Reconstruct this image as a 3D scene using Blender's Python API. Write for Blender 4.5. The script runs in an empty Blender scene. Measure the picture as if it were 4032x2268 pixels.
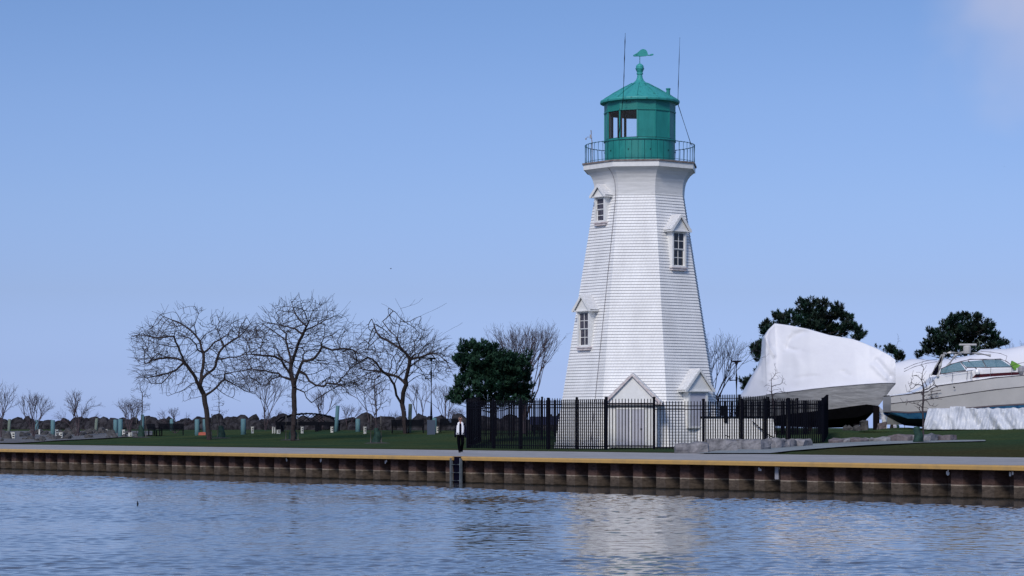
import bpy, math, random
from mathutils import Vector, Matrix, noise
from mathutils.kdtree import KDTree
R = math.radians
sc = bpy.context.scene
col = sc.collection
FPX, CX, HY = 9600.0, 2016.0, 1677.0      # focal length, centre and horizon of the view in photo pixels
CH = 2.22                                  # camera height above the water
SP, CP = 0.786, 0.618                      # quay wall direction
TC = (6.71, 128.0)                         # lighthouse centre

# ------------------------------------------------------------------ helpers
def XY(u, v): return (CP*u + SP*v, 92.6 - SP*u + CP*v)
def UV(x, y):
    y -= 92.6
    return (CP*x - SP*y, SP*x + CP*y)
def ss(a, b, x):
    t = min(1, max(0, (x-a)/(b-a))); return t*t*(3-2*t)
GP = [(-5, 1.02), (20, 1.02), (35, 1.21), (40, 1.36), (44, 1.60), (48, 1.84), (60, 1.9), (400, 1.9)]
def gz(x, y):
    u, v = UV(x, y)
    z = 1.9
    for (a, za), (b, zb) in zip(GP, GP[1:]):
        if v <= b:
            z = za + (zb-za)*max(0, (v-a)/(b-a)); break
    return z + 0.24*ss(-45, -15, u)*ss(20, 36, v)
def P(px, py, Y):
    return Vector(((px-CX)/FPX*Y, Y, CH + (HY-py)/FPX*Y))
def gpx(px, py, lo=60, hi=320):
    a = (px-CX)/FPX; b = (HY-py)/FPX
    Y = lo
    while Y < hi:
        if CH + b*Y <= gz(a*Y, Y): break
        Y += 0.25
    return Vector((a*Y, Y, gz(a*Y, Y)))
def G(px, Y):
    x = (px-CX)/FPX*Y
    return Vector((x, Y, gz(x, Y)))

class MB:
    def __init__(s): s.v = []; s.f = []; s.uv = []; s.mi = []
    def add(s, vs, fs, m=0):
        o = len(s.v); s.v += [Vector(q) for q in vs]
        s.f += [tuple(i+o for i in f) for f in fs]; s.mi += [m]*len(fs)
    def box(s, x0, x1, y0, y1, z0, z1, M=None, m=0):
        vs = [Vector((x, y, z)) for z in (z0, z1) for y in (y0, y1) for x in (x0, x1)]
        if M: vs = [M @ q for q in vs]
        s.add(vs, [(0,2,3,1),(4,5,7,6),(0,1,5,4),(2,6,7,3),(0,4,6,2),(1,3,7,5)], m)
    def obox(s, c, rz, sx, sy, z0, z1, m=0):
        s.box(-sx/2, sx/2, -sy/2, sy/2, z0, z1, Matrix.Translation((c[0], c[1], 0)) @ Matrix.Rotation(rz, 4, 'Z'), m)
    def tube(s, pts, rad, n=6, cap=True, m=0):
        pts = [Vector(p) for p in pts]
        rr = rad if isinstance(rad, (list, tuple)) else [rad]*len(pts)
        o = len(s.v); k = len(pts); up = None
        for i, p in enumerate(pts):
            d = (pts[min(i+1, k-1)] - pts[max(i-1, 0)])
            if d.length < 1e-9: d = Vector((0,0,1))
            d.normalize()
            if up is None: up = Vector((0,0,1)) if abs(d.z) < .9 else Vector((1,0,0))
            a = d.cross(up)
            if a.length < 1e-6: a = d.orthogonal()
            a.normalize(); b = d.cross(a).normalized(); up = b if abs(d.dot(b)) < .9 else up
            for j in range(n):
                t = 2*math.pi*j/n
                s.v.append(p + (a*math.cos(t) + b*math.sin(t))*rr[i])
        c = 0
        for i in range(k-1):
            for j in range(n):
                s.f.append((o+i*n+j, o+i*n+(j+1) % n, o+(i+1)*n+(j+1) % n, o+(i+1)*n+j)); c += 1
        if cap and n > 2:
            s.f.append(tuple(o+j for j in range(n))[::-1]); s.f.append(tuple(o+(k-1)*n+j for j in range(n))); c += 2
        s.mi += [m]*c
    def lathe(s, prof, c, n=32, a0=0.0, caps=(True, True), m=0):
        o = len(s.v); cc = 0
        for r, z in prof:
            for j in range(n):
                t = a0 + 2*math.pi*j/n
                s.v.append(Vector((c[0]+r*math.sin(t), c[1]-r*math.cos(t), c[2]+z)))
        for i in range(len(prof)-1):
            for j in range(n):
                s.f.append((o+i*n+j, o+i*n+(j+1) % n, o+(i+1)*n+(j+1) % n, o+(i+1)*n+j)); cc += 1
        if caps[0]: s.f.append(tuple(o+j for j in range(n))[::-1]); cc += 1
        if caps[1]: s.f.append(tuple(o+(len(prof)-1)*n+j for j in range(n))); cc += 1
        s.mi += [m]*cc
    def grid(s, rows, m=0, closed=False):
        o = len(s.v); n = len(rows[0])
        for r in rows: s.v += [Vector(q) for q in r]
        c = 0
        for i in range(len(rows)-1):
            for j in range(n if closed else n-1):
                s.f.append((o+i*n+j, o+i*n+(j+1) % n, o+(i+1)*n+(j+1) % n, o+(i+1)*n+j)); c += 1
        s.mi += [m]*c
    def prism(s, poly, y0, y1, M=None, m=0):        # polygon in x,z extruded along y
        n = len(poly)
        vs = [Vector((x, y0, z)) for x, z in poly] + [Vector((x, y1, z)) for x, z in poly]
        if M: vs = [M @ q for q in vs]
        s.add(vs, [tuple(range(n)), tuple(range(n, 2*n))[::-1]] + [(i, i+n, (i+1) % n+n, (i+1) % n) for i in range(n)], m)
    def build(s, name, mat, parent=None, smooth=False, thin=0):
        org = Vector((0,0,0)); p = parent
        while p: org += p.location; p = p.parent
        me = bpy.data.meshes.new(name)
        me.from_pydata([q-org for q in s.v], [], s.f)
        for mm in (mat if isinstance(mat, list) else [mat]): me.materials.append(mm)
        if any(s.mi): me.polygons.foreach_set('material_index', s.mi)
        if s.uv:
            ul = me.uv_layers.new(name='UVMap')
            flat = [c for q in s.uv for c in q]
            ul.data.foreach_set('uv', flat)
        if smooth: me.polygons.foreach_set('use_smooth', [True]*len(me.polygons))
        me.update()
        o = bpy.data.objects.new(name, me); col.objects.link(o)
        if parent: o.parent = parent
        if thin:
            md = o.modifiers.new('thick', 'SOLIDIFY'); md.thickness = thin
        return o
def tag(o, label=None, cat=None, group=None, kind=None):
    if label: o['label'] = label
    if cat: o['category'] = cat
    if group: o['group'] = group
    if kind: o['kind'] = kind
    return o
def thing(name, label, cat, loc, group=None, rz=0):
    o = bpy.data.objects.new(name, None); col.objects.link(o)
    o.empty_display_size = .2
    o.location = loc; o.rotation_euler = (0, 0, rz)
    return tag(o, label, cat, group)
def copy_tree(o, parent=None):
    c = o.copy(); col.objects.link(c)
    if parent: c.parent = parent
    for ch in list(o.children): copy_tree(ch, c)
    return c

# ------------------------------------------------------------------ materials
def mat(name, c, rough=.7, c2=None, scale=3.0, bump=0.0, bscale=None, metal=0.0, stretch=(1,1,1), lo=.35, hi=.65, spec=.4, detail=6.0, coord='Object'):
    m = bpy.data.materials.new(name); m.use_nodes = True
    nt = m.node_tree; b = nt.nodes['Principled BSDF']
    b.inputs['Base Color'].default_value = (*c, 1); b.inputs['Roughness'].default_value = rough
    b.inputs['Metallic'].default_value = metal; b.inputs['Specular IOR Level'].default_value = spec
    if c2 or bump:
        tc = nt.nodes.new('ShaderNodeTexCoord'); mp = nt.nodes.new('ShaderNodeMapping')
        mp.inputs['Scale'].default_value = stretch
        nt.links.new(tc.outputs[coord], mp.inputs[0])
    if c2:
        n = nt.nodes.new('ShaderNodeTexNoise'); n.inputs['Scale'].default_value = scale; n.inputs['Detail'].default_value = detail
        n.inputs['Roughness'].default_value = .65
        nt.links.new(mp.outputs[0], n.inputs['Vector'])
        r = nt.nodes.new('ShaderNodeValToRGB'); r.color_ramp.elements[0].position = lo; r.color_ramp.elements[1].position = hi
        r.color_ramp.elements[0].color = (*c, 1); r.color_ramp.elements[1].color = (*c2, 1)
        nt.links.new(n.outputs['Fac'], r.inputs[0]); nt.links.new(r.outputs[0], b.inputs['Base Color'])
    if bump:
        n2 = nt.nodes.new('ShaderNodeTexNoise'); n2.inputs['Scale'].default_value = bscale or scale*3; n2.inputs['Detail'].default_value = 5
        nt.links.new(mp.outputs[0], n2.inputs['Vector'])
        bp = nt.nodes.new('ShaderNodeBump'); bp.inputs['Strength'].default_value = 1; bp.inputs['Distance'].default_value = bump
        nt.links.new(n2.outputs['Fac'], bp.inputs['Height']); nt.links.new(bp.outputs[0], b.inputs['Normal'])
    return m
M = {}
M['white'] = mat('white_paint', (.82,.82,.80), .55, (.74,.74,.72), 2.2, .002, 20)
M['joint'] = mat('shingle_joint_shade', (.42,.42,.45), .8)  # shadow lines under the shingle courses, painted in as darker grey
M['trim'] = mat('trim_paint', (.80,.80,.78), .5, (.70,.70,.68), 5)
M['flare'] = mat('flare_boards', (.70,.70,.69), .6, (.60,.60,.59), 1.5, .003, 8, stretch=(1,1,7))
M['boarded'] = mat('boarded_panel', (.50,.50,.56), .6, (.45,.45,.51), 2)
M['green'] = mat('green_paint', (.012,.195,.175), .45, (.02,.25,.225), 2.5, .004, 9, stretch=(1,1,.35))
M['greenroof'] = mat('green_roof_paint', (.04,.32,.30), .55, (.014,.13,.12), 4.5, .01, 12, lo=.56, hi=.66, stretch=(1,1,1.6))
M['greenfrieze'] = mat('chipped_green_paint', (.014,.195,.17), .5, (.014,.05,.04), 5, .01, 12, lo=.60, hi=.65, stretch=(1,1,.8))
M['greendark'] = mat('green_dark_seam', (.005,.06,.055), .6)
M['inside'] = mat('lantern_interior', (.020,.008,.012), .8)
M['wood'] = mat('maroon_wood', (.05,.018,.02), .7)
M['deckedge'] = mat('weathered_deck_edge', (.16,.12,.11), .8, (.3,.27,.25), 4)
M['dark'] = mat('dark_metal', (.003,.004,.008), .7, spec=.1)
M['rail'] = mat('rail_metal', (.008,.085,.09), .5)
M['black'] = mat('black_fence_paint', (.004,.004,.008), .45, spec=.25)
M['pane'] = mat('dark_window_pane', (.012,.014,.022), .12, spec=.6)
M['curtain'] = mat('pane_behind_curtain', (.10,.09,.11), .25, (.03,.03,.045), 5)
M['greymetal'] = mat('grey_metal', (.30,.30,.33), .5)
M['cable'] = mat('grey_cable', (.16,.14,.15), .7)
M['roofshade'] = mat('hood_shingles', (.76,.76,.75), .6, (.62,.62,.62), 7)
M['trimpink'] = mat('weathered_bargeboard', (.48,.40,.40), .7, (.68,.64,.63), 6)
M['teal'] = mat('teal_post_paint', (.085,.19,.225), .7, (.12,.235,.245), 3, .01, 12, stretch=(1,1,.2))
M['greenpost'] = mat('green_grey_timber', (.14,.18,.14), .8, (.2,.24,.2), 4, stretch=(1,1,.2))
M['pedestal'] = mat('pedestal_cream', (.62,.62,.56), .6, (.5,.5,.46), 5)
M['orange'] = mat('orange_plastic', (.45,.11,.07), .5)
M['bag'] = mat('green_watering_bag', (.006,.024,.018), .8, (.018,.055,.042), 5, .02, 6)
M['stake'] = mat('weathered_stake', (.10,.10,.10), .8, (.16,.15,.14), 5, stretch=(1,1,.2))
M['bark'] = mat('dark_bark', (.022,.015,.016), .9, (.045,.034,.034), 6, .02, 20, stretch=(1,1,.3))
M['bark2'] = mat('grey_twig_bark', (.05,.036,.042), .9, (.085,.06,.07), 4)
M['bark3'] = mat('young_bark', (.035,.026,.032), .9, (.07,.055,.06), 6)
M['pinebark'] = mat('pine_bark', (.02,.014,.012), .9)
M['needle'] = mat('pine_needles', (.010,.036,.022), .7, (.030,.070,.042), 1.4, spec=.1, lo=.4, hi=.6)
M['needle2'] = mat('pine_needles_brownish', (.026,.032,.024), .7, (.016,.046,.030), 1.2, spec=.1, lo=.4, hi=.6)
M['rock'] = mat('armour_rock', (.013,.0125,.015), .95, (.068,.065,.072), 1.3, .12, 2.5, spec=0, lo=.38, hi=.68)
M['paleblock'] = mat('limestone_block', (.11,.11,.12), .95, (.28,.27,.28), 2.2, .03, 5, spec=.2)
M['brownblock'] = mat('brown_limestone_block', (.11,.09,.10), .95, (.19,.165,.17), 3, .03, 5, spec=.2)
M['gravel'] = mat('gravel', (.08,.08,.085), 1, (.17,.165,.16), 2.5, .05, 9)
M['rubble'] = mat('pale_rubble', (.03,.03,.032), .95, (.10,.096,.096), 2.2, .05, 4)
M['ladder'] = mat('galvanised_ladder', (.08,.10,.115), .7, (.14,.16,.18), 6)
M['wrap'] = mat('white_shrink_wrap', (.78,.78,.81), .45, (.73,.73,.77), .7, .02, 1.2, spec=.3)
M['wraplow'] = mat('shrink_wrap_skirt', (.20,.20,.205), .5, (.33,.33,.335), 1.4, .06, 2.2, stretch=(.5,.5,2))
M['antifoul'] = mat('black_antifouling', (.0015,.0015,.002), .8, (.003,.003,.004), 3, spec=.05)
M['gel'] = mat('cream_gelcoat', (.50,.485,.47), .3, (.44,.43,.42), .8)
M['gelwhite'] = mat('white_gelcoat', (.78,.78,.80), .3)
M['bluebottom'] = mat('blue_bottom_paint', (.010,.075,.20), .6, (.05,.20,.34), 2)
M['navy'] = mat('navy_bottom_paint', (.004,.006,.03), .6)
M['maroon'] = mat('maroon_strip', (.06,.008,.012), .3)
M['stripe'] = mat('grey_rub_rail', (.12,.10,.11), .5)
M['tarp'] = mat('crumpled_white_tarp', (.66,.68,.72), .4, (.45,.48,.54), 1.5, .06, 3)
M['boatglass'] = mat('tinted_windscreen', (.12,.24,.28), .06, spec=.8)
M['lime'] = mat('lime_canvas', (.16,.36,.05), .6)
M['stand'] = mat('boat_stand_metal', (.006,.004,.006), .8, spec=.1)
M['skin'] = mat('skin', (.42,.22,.16), .6)
M['vest'] = mat('white_vest', (.78,.78,.82), .7)
M['navycloth'] = mat('navy_cloth', (.005,.005,.013), .9, spec=0)
M['trouser'] = mat('black_trousers', (.003,.003,.005), .9, spec=0)
M['hair'] = mat('light_brown_hair', (.26,.17,.14), .8)
M['shoe'] = mat('black_shoe', (.004,.004,.005), .5)
M['birdgrey'] = mat('dark_feathers', (.05,.06,.09), .8)
M['mulch'] = mat('mulch_ring', (.03,.028,.026), 1, (.065,.06,.058), 5, .03, 12)
M['bluegrey'] = mat('blue_grey_cabinet', (.05,.07,.11), .6)
M['bluebin'] = mat('dark_blue_panel', (.008,.012,.05), .5)
M['stones'] = M['rubble']

def lawn_mat():
    m = mat('lawn', (.028,.060,.034), .95, (.055,.073,.032), .18, .03, 14, spec=0)
    nt = m.node_tree; b = nt.nodes['Principled BSDF']
    tc = nt.nodes.new('ShaderNodeTexCoord'); n = nt.nodes.new('ShaderNodeTexNoise'); n.inputs['Scale'].default_value = 6; n.inputs['Detail'].default_value = 8
    nt.links.new(tc.outputs['Object'], n.inputs['Vector'])
    g = nt.nodes.new('ShaderNodeTexNoise'); g.inputs['Scale'].default_value = .35; g.inputs['Detail'].default_value = 4
    nt.links.new(tc.outputs['Object'], g.inputs['Vector'])
    # dry, browner grass beside the paving and on the near right-hand lawn
    sx = nt.nodes.new('ShaderNodeSeparateXYZ'); nt.links.new(tc.outputs['Object'], sx.inputs[0])
    v1 = nt.nodes.new('ShaderNodeMath'); v1.operation = 'MULTIPLY'; v1.inputs[1].default_value = SP; nt.links.new(sx.outputs[0], v1.inputs[0])
    v2 = nt.nodes.new('ShaderNodeMath'); v2.operation = 'MULTIPLY_ADD'; v2.inputs[1].default_value = CP; nt.links.new(sx.outputs[1], v2.inputs[0]); nt.links.new(v1.outputs[0], v2.inputs[2])
    mr = nt.nodes.new('ShaderNodeMapRange'); mr.inputs['From Min'].default_value = 57.2+15.2; mr.inputs['From Max'].default_value = 57.2+20; mr.inputs['To Min'].default_value = .75; mr.inputs['To Max'].default_value = 0
    nt.links.new(v2.outputs[0], mr.inputs[0])
    mx = nt.nodes.new('ShaderNodeMapRange'); mx.inputs['From Min'].default_value = 11; mx.inputs['From Max'].default_value = 15; mx.inputs['To Min'].default_value = 0; mx.inputs['To Max'].default_value = 1
    nt.links.new(sx.outputs[0], mx.inputs[0])
    m3 = nt.nodes.new('ShaderNodeMapRange'); m3.inputs['From Min'].default_value = 57.2+25; m3.inputs['From Max'].default_value = 57.2+37; m3.inputs['To Min'].default_value = .75; m3.inputs['To Max'].default_value = 0
    nt.links.new(v2.outputs[0], m3.inputs[0])
    mm = nt.nodes.new('ShaderNodeMath'); mm.operation = 'MULTIPLY'; nt.links.new(mx.outputs[0], mm.inputs[0]); nt.links.new(m3.outputs[0], mm.inputs[1])
    mxx = nt.nodes.new('ShaderNodeMath'); mxx.operation = 'MAXIMUM'; nt.links.new(mr.outputs[0], mxx.inputs[0]); nt.links.new(mm.outputs[0], mxx.inputs[1])
    add = nt.nodes.new('ShaderNodeMath'); add.operation = 'MULTIPLY'; nt.links.new(mxx.outputs[0], add.inputs[0])
    gr = nt.nodes.new('ShaderNodeMapRange'); gr.inputs['From Min'].default_value = .3; gr.inputs['From Max'].default_value = .6; gr.inputs['To Min'].default_value = .55
    nt.links.new(g.outputs['Fac'], gr.inputs[0]); nt.links.new(gr.outputs[0], add.inputs[1])
    mc = nt.nodes.new('ShaderNodeMix'); mc.data_type = 'RGBA'
    old = b.inputs['Base Color'].links[0].from_socket
    nt.links.new(add.outputs[0], mc.inputs['Factor']); nt.links.new(old, mc.inputs[6]); mc.inputs[7].default_value = (.050,.040,.020,1)
    m2 = nt.nodes.new('ShaderNodeMix'); m2.data_type = 'RGBA'; m2.blend_type = 'MULTIPLY'; m2.inputs['Factor'].default_value = .8
    rr = nt.nodes.new('ShaderNodeMapRange'); rr.inputs['From Min'].default_value = .3; rr.inputs['From Max'].default_value = .7; rr.inputs['To Min'].default_value = .55; rr.inputs['To Max'].default_value = 1.4
    nt.links.new(n.outputs['Fac'], rr.inputs[0]); nt.links.new(mc.outputs[2], m2.inputs[6]); nt.links.new(rr.outputs[0], m2.inputs[7])
    nt.links.new(m2.outputs[2], b.inputs['Base Color'])
    return m
M['lawn'] = lawn_mat(); M['black'].node_tree.nodes['Principled BSDF'].inputs['Specular IOR Level'].default_value = .08

def concrete_mat(name, c, c2, joints=True):
    m = mat(name, c, .9, c2, .5, .004, 30, spec=.25)
    nt = m.node_tree; b = nt.nodes['Principled BSDF']
    tc = nt.nodes.new('ShaderNodeTexCoord')
    n = nt.nodes.new('ShaderNodeTexNoise'); n.inputs['Scale'].default_value = 2.3; n.inputs['Detail'].default_value = 9; n.inputs['Roughness'].default_value = .75
    nt.links.new(tc.outputs['Object'], n.inputs['Vector'])
    rr = nt.nodes.new('ShaderNodeMapRange'); rr.inputs['From Min'].default_value = .3; rr.inputs['From Max'].default_value = .7; rr.inputs['To Min'].default_value = .8; rr.inputs['To Max'].default_value = 1.15
    nt.links.new(n.outputs['Fac'], rr.inputs[0])
    mul = nt.nodes.new('ShaderNodeMix'); mul.data_type = 'RGBA'; mul.blend_type = 'MULTIPLY'; mul.inputs['Factor'].default_value = 1
    old = b.inputs['Base Color'].links[0].from_socket
    nt.links.new(old, mul.inputs[6]); nt.links.new(rr.outputs[0], mul.inputs[7])
    nt.links.new(mul.outputs[2], b.inputs['Base Color'])
    if joints:
        mp = nt.nodes.new('ShaderNodeMapping'); mp.inputs['Rotation'].default_value = (0, 0, math.atan2(SP, CP))
        nt.links.new(tc.outputs['Object'], mp.inputs[0])
        br = nt.nodes.new('ShaderNodeTexBrick'); br.offset = 0; br.inputs['Scale'].default_value = 1; br.inputs['Brick Width'].default_value = 6; br.inputs['Row Height'].default_value = 4.87
        br.inputs['Mortar Size'].default_value = .03; br.inputs['Color1'].default_value = (1,1,1,1); br.inputs['Color2'].default_value = (.93,.93,.93,1); br.inputs['Mortar'].default_value = (.55,.55,.55,1)
        nt.links.new(mp.outputs[0], br.inputs[0])
        m2 = nt.nodes.new('ShaderNodeMix'); m2.data_type = 'RGBA'; m2.blend_type = 'MULTIPLY'; m2.inputs['Factor'].default_value = 1
        nt.links.new(mul.outputs[2], m2.inputs[6]); nt.links.new(br.outputs[0], m2.inputs[7]); nt.links.new(m2.outputs[2], b.inputs['Base Color'])
    return m
M['paving'] = concrete_mat('quay_concrete', (.31,.30,.295), (.40,.385,.37))
M['path'] = concrete_mat('path_concrete', (.20,.225,.23), (.27,.29,.29), False)

def shingle_mat():
    m = bpy.data.materials.new('white_shingles'); m.use_nodes = True
    nt = m.node_tree; b = nt.nodes['Principled BSDF']; b.inputs['Roughness'].default_value = .6
    uv = nt.nodes.new('ShaderNodeUVMap')
    br = nt.nodes.new('ShaderNodeTexBrick'); br.inputs['Scale'].default_value = 1; br.inputs['Brick Width'].default_value = .17; br.inputs['Row Height'].default_value = .15
    br.inputs['Mortar Size'].default_value = .006; br.inputs['Color1'].default_value = (.84,.84,.82,1); br.inputs['Color2'].default_value = (.80,.80,.79,1); br.inputs['Mortar'].default_value = (.60,.60,.61,1)
    nt.links.new(uv.outputs[0], br.inputs[0])
    tc = nt.nodes.new('ShaderNodeTexCoord'); n = nt.nodes.new('ShaderNodeTexNoise'); n.inputs['Scale'].default_value = 1.4; n.inputs['Detail'].default_value = 7
    mp = nt.nodes.new('ShaderNodeMapping'); mp.inputs['Scale'].default_value = (1,1,.3); nt.links.new(tc.outputs['Object'], mp.inputs[0]); nt.links.new(mp.outputs[0], n.inputs['Vector'])
    rr = nt.nodes.new('ShaderNodeMapRange'); rr.inputs['From Min'].default_value = .3; rr.inputs['From Max'].default_value = .7; rr.inputs['To Min'].default_value = .88; rr.inputs['To Max'].default_value = 1.04
    nt.links.new(n.outputs['Fac'], rr.inputs[0])
    mul = nt.nodes.new('ShaderNodeMix'); mul.data_type = 'RGBA'; mul.blend_type = 'MULTIPLY'; mul.inputs['Factor'].default_value = 1
    nt.links.new(br.outputs[0], mul.inputs[6]); nt.links.new(rr.outputs[0], mul.inputs[7]); nt.links.new(mul.outputs[2], b.inputs['Base Color'])
    return m
M['shingle'] = shingle_mat()

def pile_mat():
    m = bpy.data.materials.new('rusty_sheet_pile'); m.use_nodes = True
    nt = m.node_tree; b = nt.nodes['Principled BSDF']; b.inputs['Roughness'].default_value = .9; b.inputs['Specular IOR Level'].default_value = .2
    tc = nt.nodes.new('ShaderNodeTexCoord'); sx = nt.nodes.new('ShaderNodeSeparateXYZ'); nt.links.new(tc.outputs['Object'], sx.inputs[0])
    n = nt.nodes.new('ShaderNodeTexNoise'); n.inputs['Scale'].default_value = 2.2; n.inputs['Detail'].default_value = 8; nt.links.new(tc.outputs['Object'], n.inputs['Vector'])
    mp = nt.nodes.new('ShaderNodeMapping'); mp.inputs['Scale'].default_value = (3,3,9); nt.links.new(tc.outputs['Object'], mp.inputs[0])
    n2 = nt.nodes.new('ShaderNodeTexNoise'); n2.inputs['Scale'].default_value = 1.3; n2.inputs['Detail'].default_value = 8; n2.inputs['Roughness'].default_value = .7; nt.links.new(mp.outputs[0], n2.inputs['Vector'])
    a = nt.nodes.new('ShaderNodeMath'); a.operation = 'MULTIPLY_ADD'; a.inputs[1].default_value = .05; nt.links.new(n2.outputs['Fac'], a.inputs[0]); nt.links.new(sx.outputs[2], a.inputs[2])
    r = nt.nodes.new('ShaderNodeValToRGB'); r.color_ramp.interpolation = 'LINEAR'
    e = r.color_ramp.elements; e[0].position = 0.0; e[0].color = (.010,.009,.008,1); e[1].position = 1; e[1].color = (.06,.04,.038,1)
    for p, c in ((.06,(.02,.017,.014)), (.085,(.080,.062,.048)), (.395,(.098,.076,.060)), (.410,(.30,.25,.20)), (.43,(.30,.25,.20)), (.445,(.088,.053,.045)), (.8,(.075,.044,.039))):
        q = e.new(p); q.color = (*c, 1)
    nt.links.new(a.outputs[0], r.inputs[0])
    rr = nt.nodes.new('ShaderNodeMapRange'); rr.inputs['From Min'].default_value = .25; rr.inputs['From Max'].default_value = .75; rr.inputs['To Min'].default_value = .3; rr.inputs['To Max'].default_value = 1.6
    nt.links.new(n2.outputs['Fac'], rr.inputs[0])
    mul = nt.nodes.new('ShaderNodeMix'); mul.data_type = 'RGBA'; mul.blend_type = 'MULTIPLY'; mul.inputs['Factor'].default_value = 1
    nt.links.new(r.outputs[0], mul.inputs[6]); nt.links.new(rr.outputs[0], mul.inputs[7]); nt.links.new(mul.outputs[2], b.inputs['Base Color'])
    bp = nt.nodes.new('ShaderNodeBump'); bp.inputs['Distance'].default_value = .02; nt.links.new(n2.outputs['Fac'], bp.inputs['Height']); nt.links.new(bp.outputs[0], b.inputs['Normal'])
    return m
M['pile'] = pile_mat()
M['yellow'] = mat('yellow_kerb_paint', (.48,.29,.09), .7, (.36,.23,.09), 2.5, .004, 12, lo=.45, hi=.75)
M['yellowtop'] = mat('worn_kerb_top', (.28,.24,.19), .8, (.38,.27,.14), 1.5)

def water_mat():
    m = bpy.data.materials.new('harbour_water'); m.use_nodes = True
    nt = m.node_tree; b = nt.nodes['Principled BSDF']
    b.inputs['Base Color'].default_value = (.080,.076,.074,1); b.inputs['Roughness'].default_value = .06; b.inputs['IOR'].default_value = 1.333
    L = nt.links.new
    tc = nt.nodes.new('ShaderNodeTexCoord')
    def nz(scale, detail, st, rough=.55):
        mp = nt.nodes.new('ShaderNodeMapping'); mp.inputs['Scale'].default_value = st; L(tc.outputs['Object'], mp.inputs[0])
        n = nt.nodes.new('ShaderNodeTexNoise'); n.inputs['Scale'].default_value = scale; n.inputs['Detail'].default_value = detail; n.inputs['Roughness'].default_value = rough
        L(mp.outputs[0], n.inputs['Vector']); return n
    big = nz(.9, 3, (1,.8,1)); fine = nz(3.4, 4, (1,.75,1)); patch = nz(.07, 3, (.5,1.6,1)); swell = nz(.22, 2, (1,.7,1))
    sx = nt.nodes.new('ShaderNodeSeparateXYZ'); L(tc.outputs['Object'], sx.inputs[0])
    v1 = nt.nodes.new('ShaderNodeMath'); v1.operation = 'MULTIPLY'; v1.inputs[1].default_value = SP; L(sx.outputs[0], v1.inputs[0])
    v2 = nt.nodes.new('ShaderNodeMath'); v2.operation = 'MULTIPLY_ADD'; v2.inputs[1].default_value = CP; L(sx.outputs[1], v2.inputs[0]); L(v1.outputs[0], v2.inputs[2])
    v3 = nt.nodes.new('ShaderNodeMath'); v3.operation = 'MULTIPLY_ADD'; v3.inputs[1].default_value = 3.0; L(patch.outputs['Fac'], v3.inputs[0]); L(v2.outputs[0], v3.inputs[2])
    calm = nt.nodes.new('ShaderNodeMapRange'); calm.interpolation_type = 'SMOOTHSTEP'
    calm.inputs['From Min'].default_value = 57.2-3.2+1.5; calm.inputs['From Max'].default_value = 57.2-6.2+1.5; calm.inputs['To Min'].default_value = .035; calm.inputs['To Max'].default_value = 1
    L(v3.outputs[0], calm.inputs[0])
    pr = nt.nodes.new('ShaderNodeMapRange'); pr.inputs['From Min'].default_value = .35; pr.inputs['From Max'].default_value = .65; pr.inputs['To Min'].default_value = .55; pr.inputs['To Max'].default_value = 1.1
    L(patch.outputs['Fac'], pr.inputs[0])
    st = nt.nodes.new('ShaderNodeMath'); st.operation = 'MULTIPLY'; L(calm.outputs[0], st.inputs[0]); L(pr.outputs[0], st.inputs[1])
    h1 = nt.nodes.new('ShaderNodeMath'); h1.operation = 'MULTIPLY_ADD'; h1.inputs[1].default_value = .30; L(fine.outputs['Fac'], h1.inputs[0]); L(big.outputs['Fac'], h1.inputs[2])
    h2 = nt.nodes.new('ShaderNodeMath'); h2.operation = 'MULTIPLY_ADD'; h2.inputs[1].default_value = 1.2; L(swell.outputs['Fac'], h2.inputs[0]); L(h1.outputs[0], h2.inputs[2])
    bp = nt.nodes.new('ShaderNodeBump'); bp.inputs['Distance'].default_value = WB
    L(st.outputs[0], bp.inputs['Strength']); L(h2.outputs[0], bp.inputs['Height']); L(bp.outputs[0], b.inputs['Normal'])
    return m
WB = .016
M['water'] = water_mat()

def glass_mat():
    m = bpy.data.materials.new('lantern_glass'); m.use_nodes = True
    nt = m.node_tree; b = nt.nodes['Principled BSDF']
    b.inputs['Base Color'].default_value = (.8,.85,.9,1); b.inputs['Roughness'].default_value = .02; b.inputs['Alpha'].default_value = .03
    return m
M['glass'] = glass_mat()
M['boatglass'].node_tree.nodes['Principled BSDF'].inputs['Alpha'].default_value = .72

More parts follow.
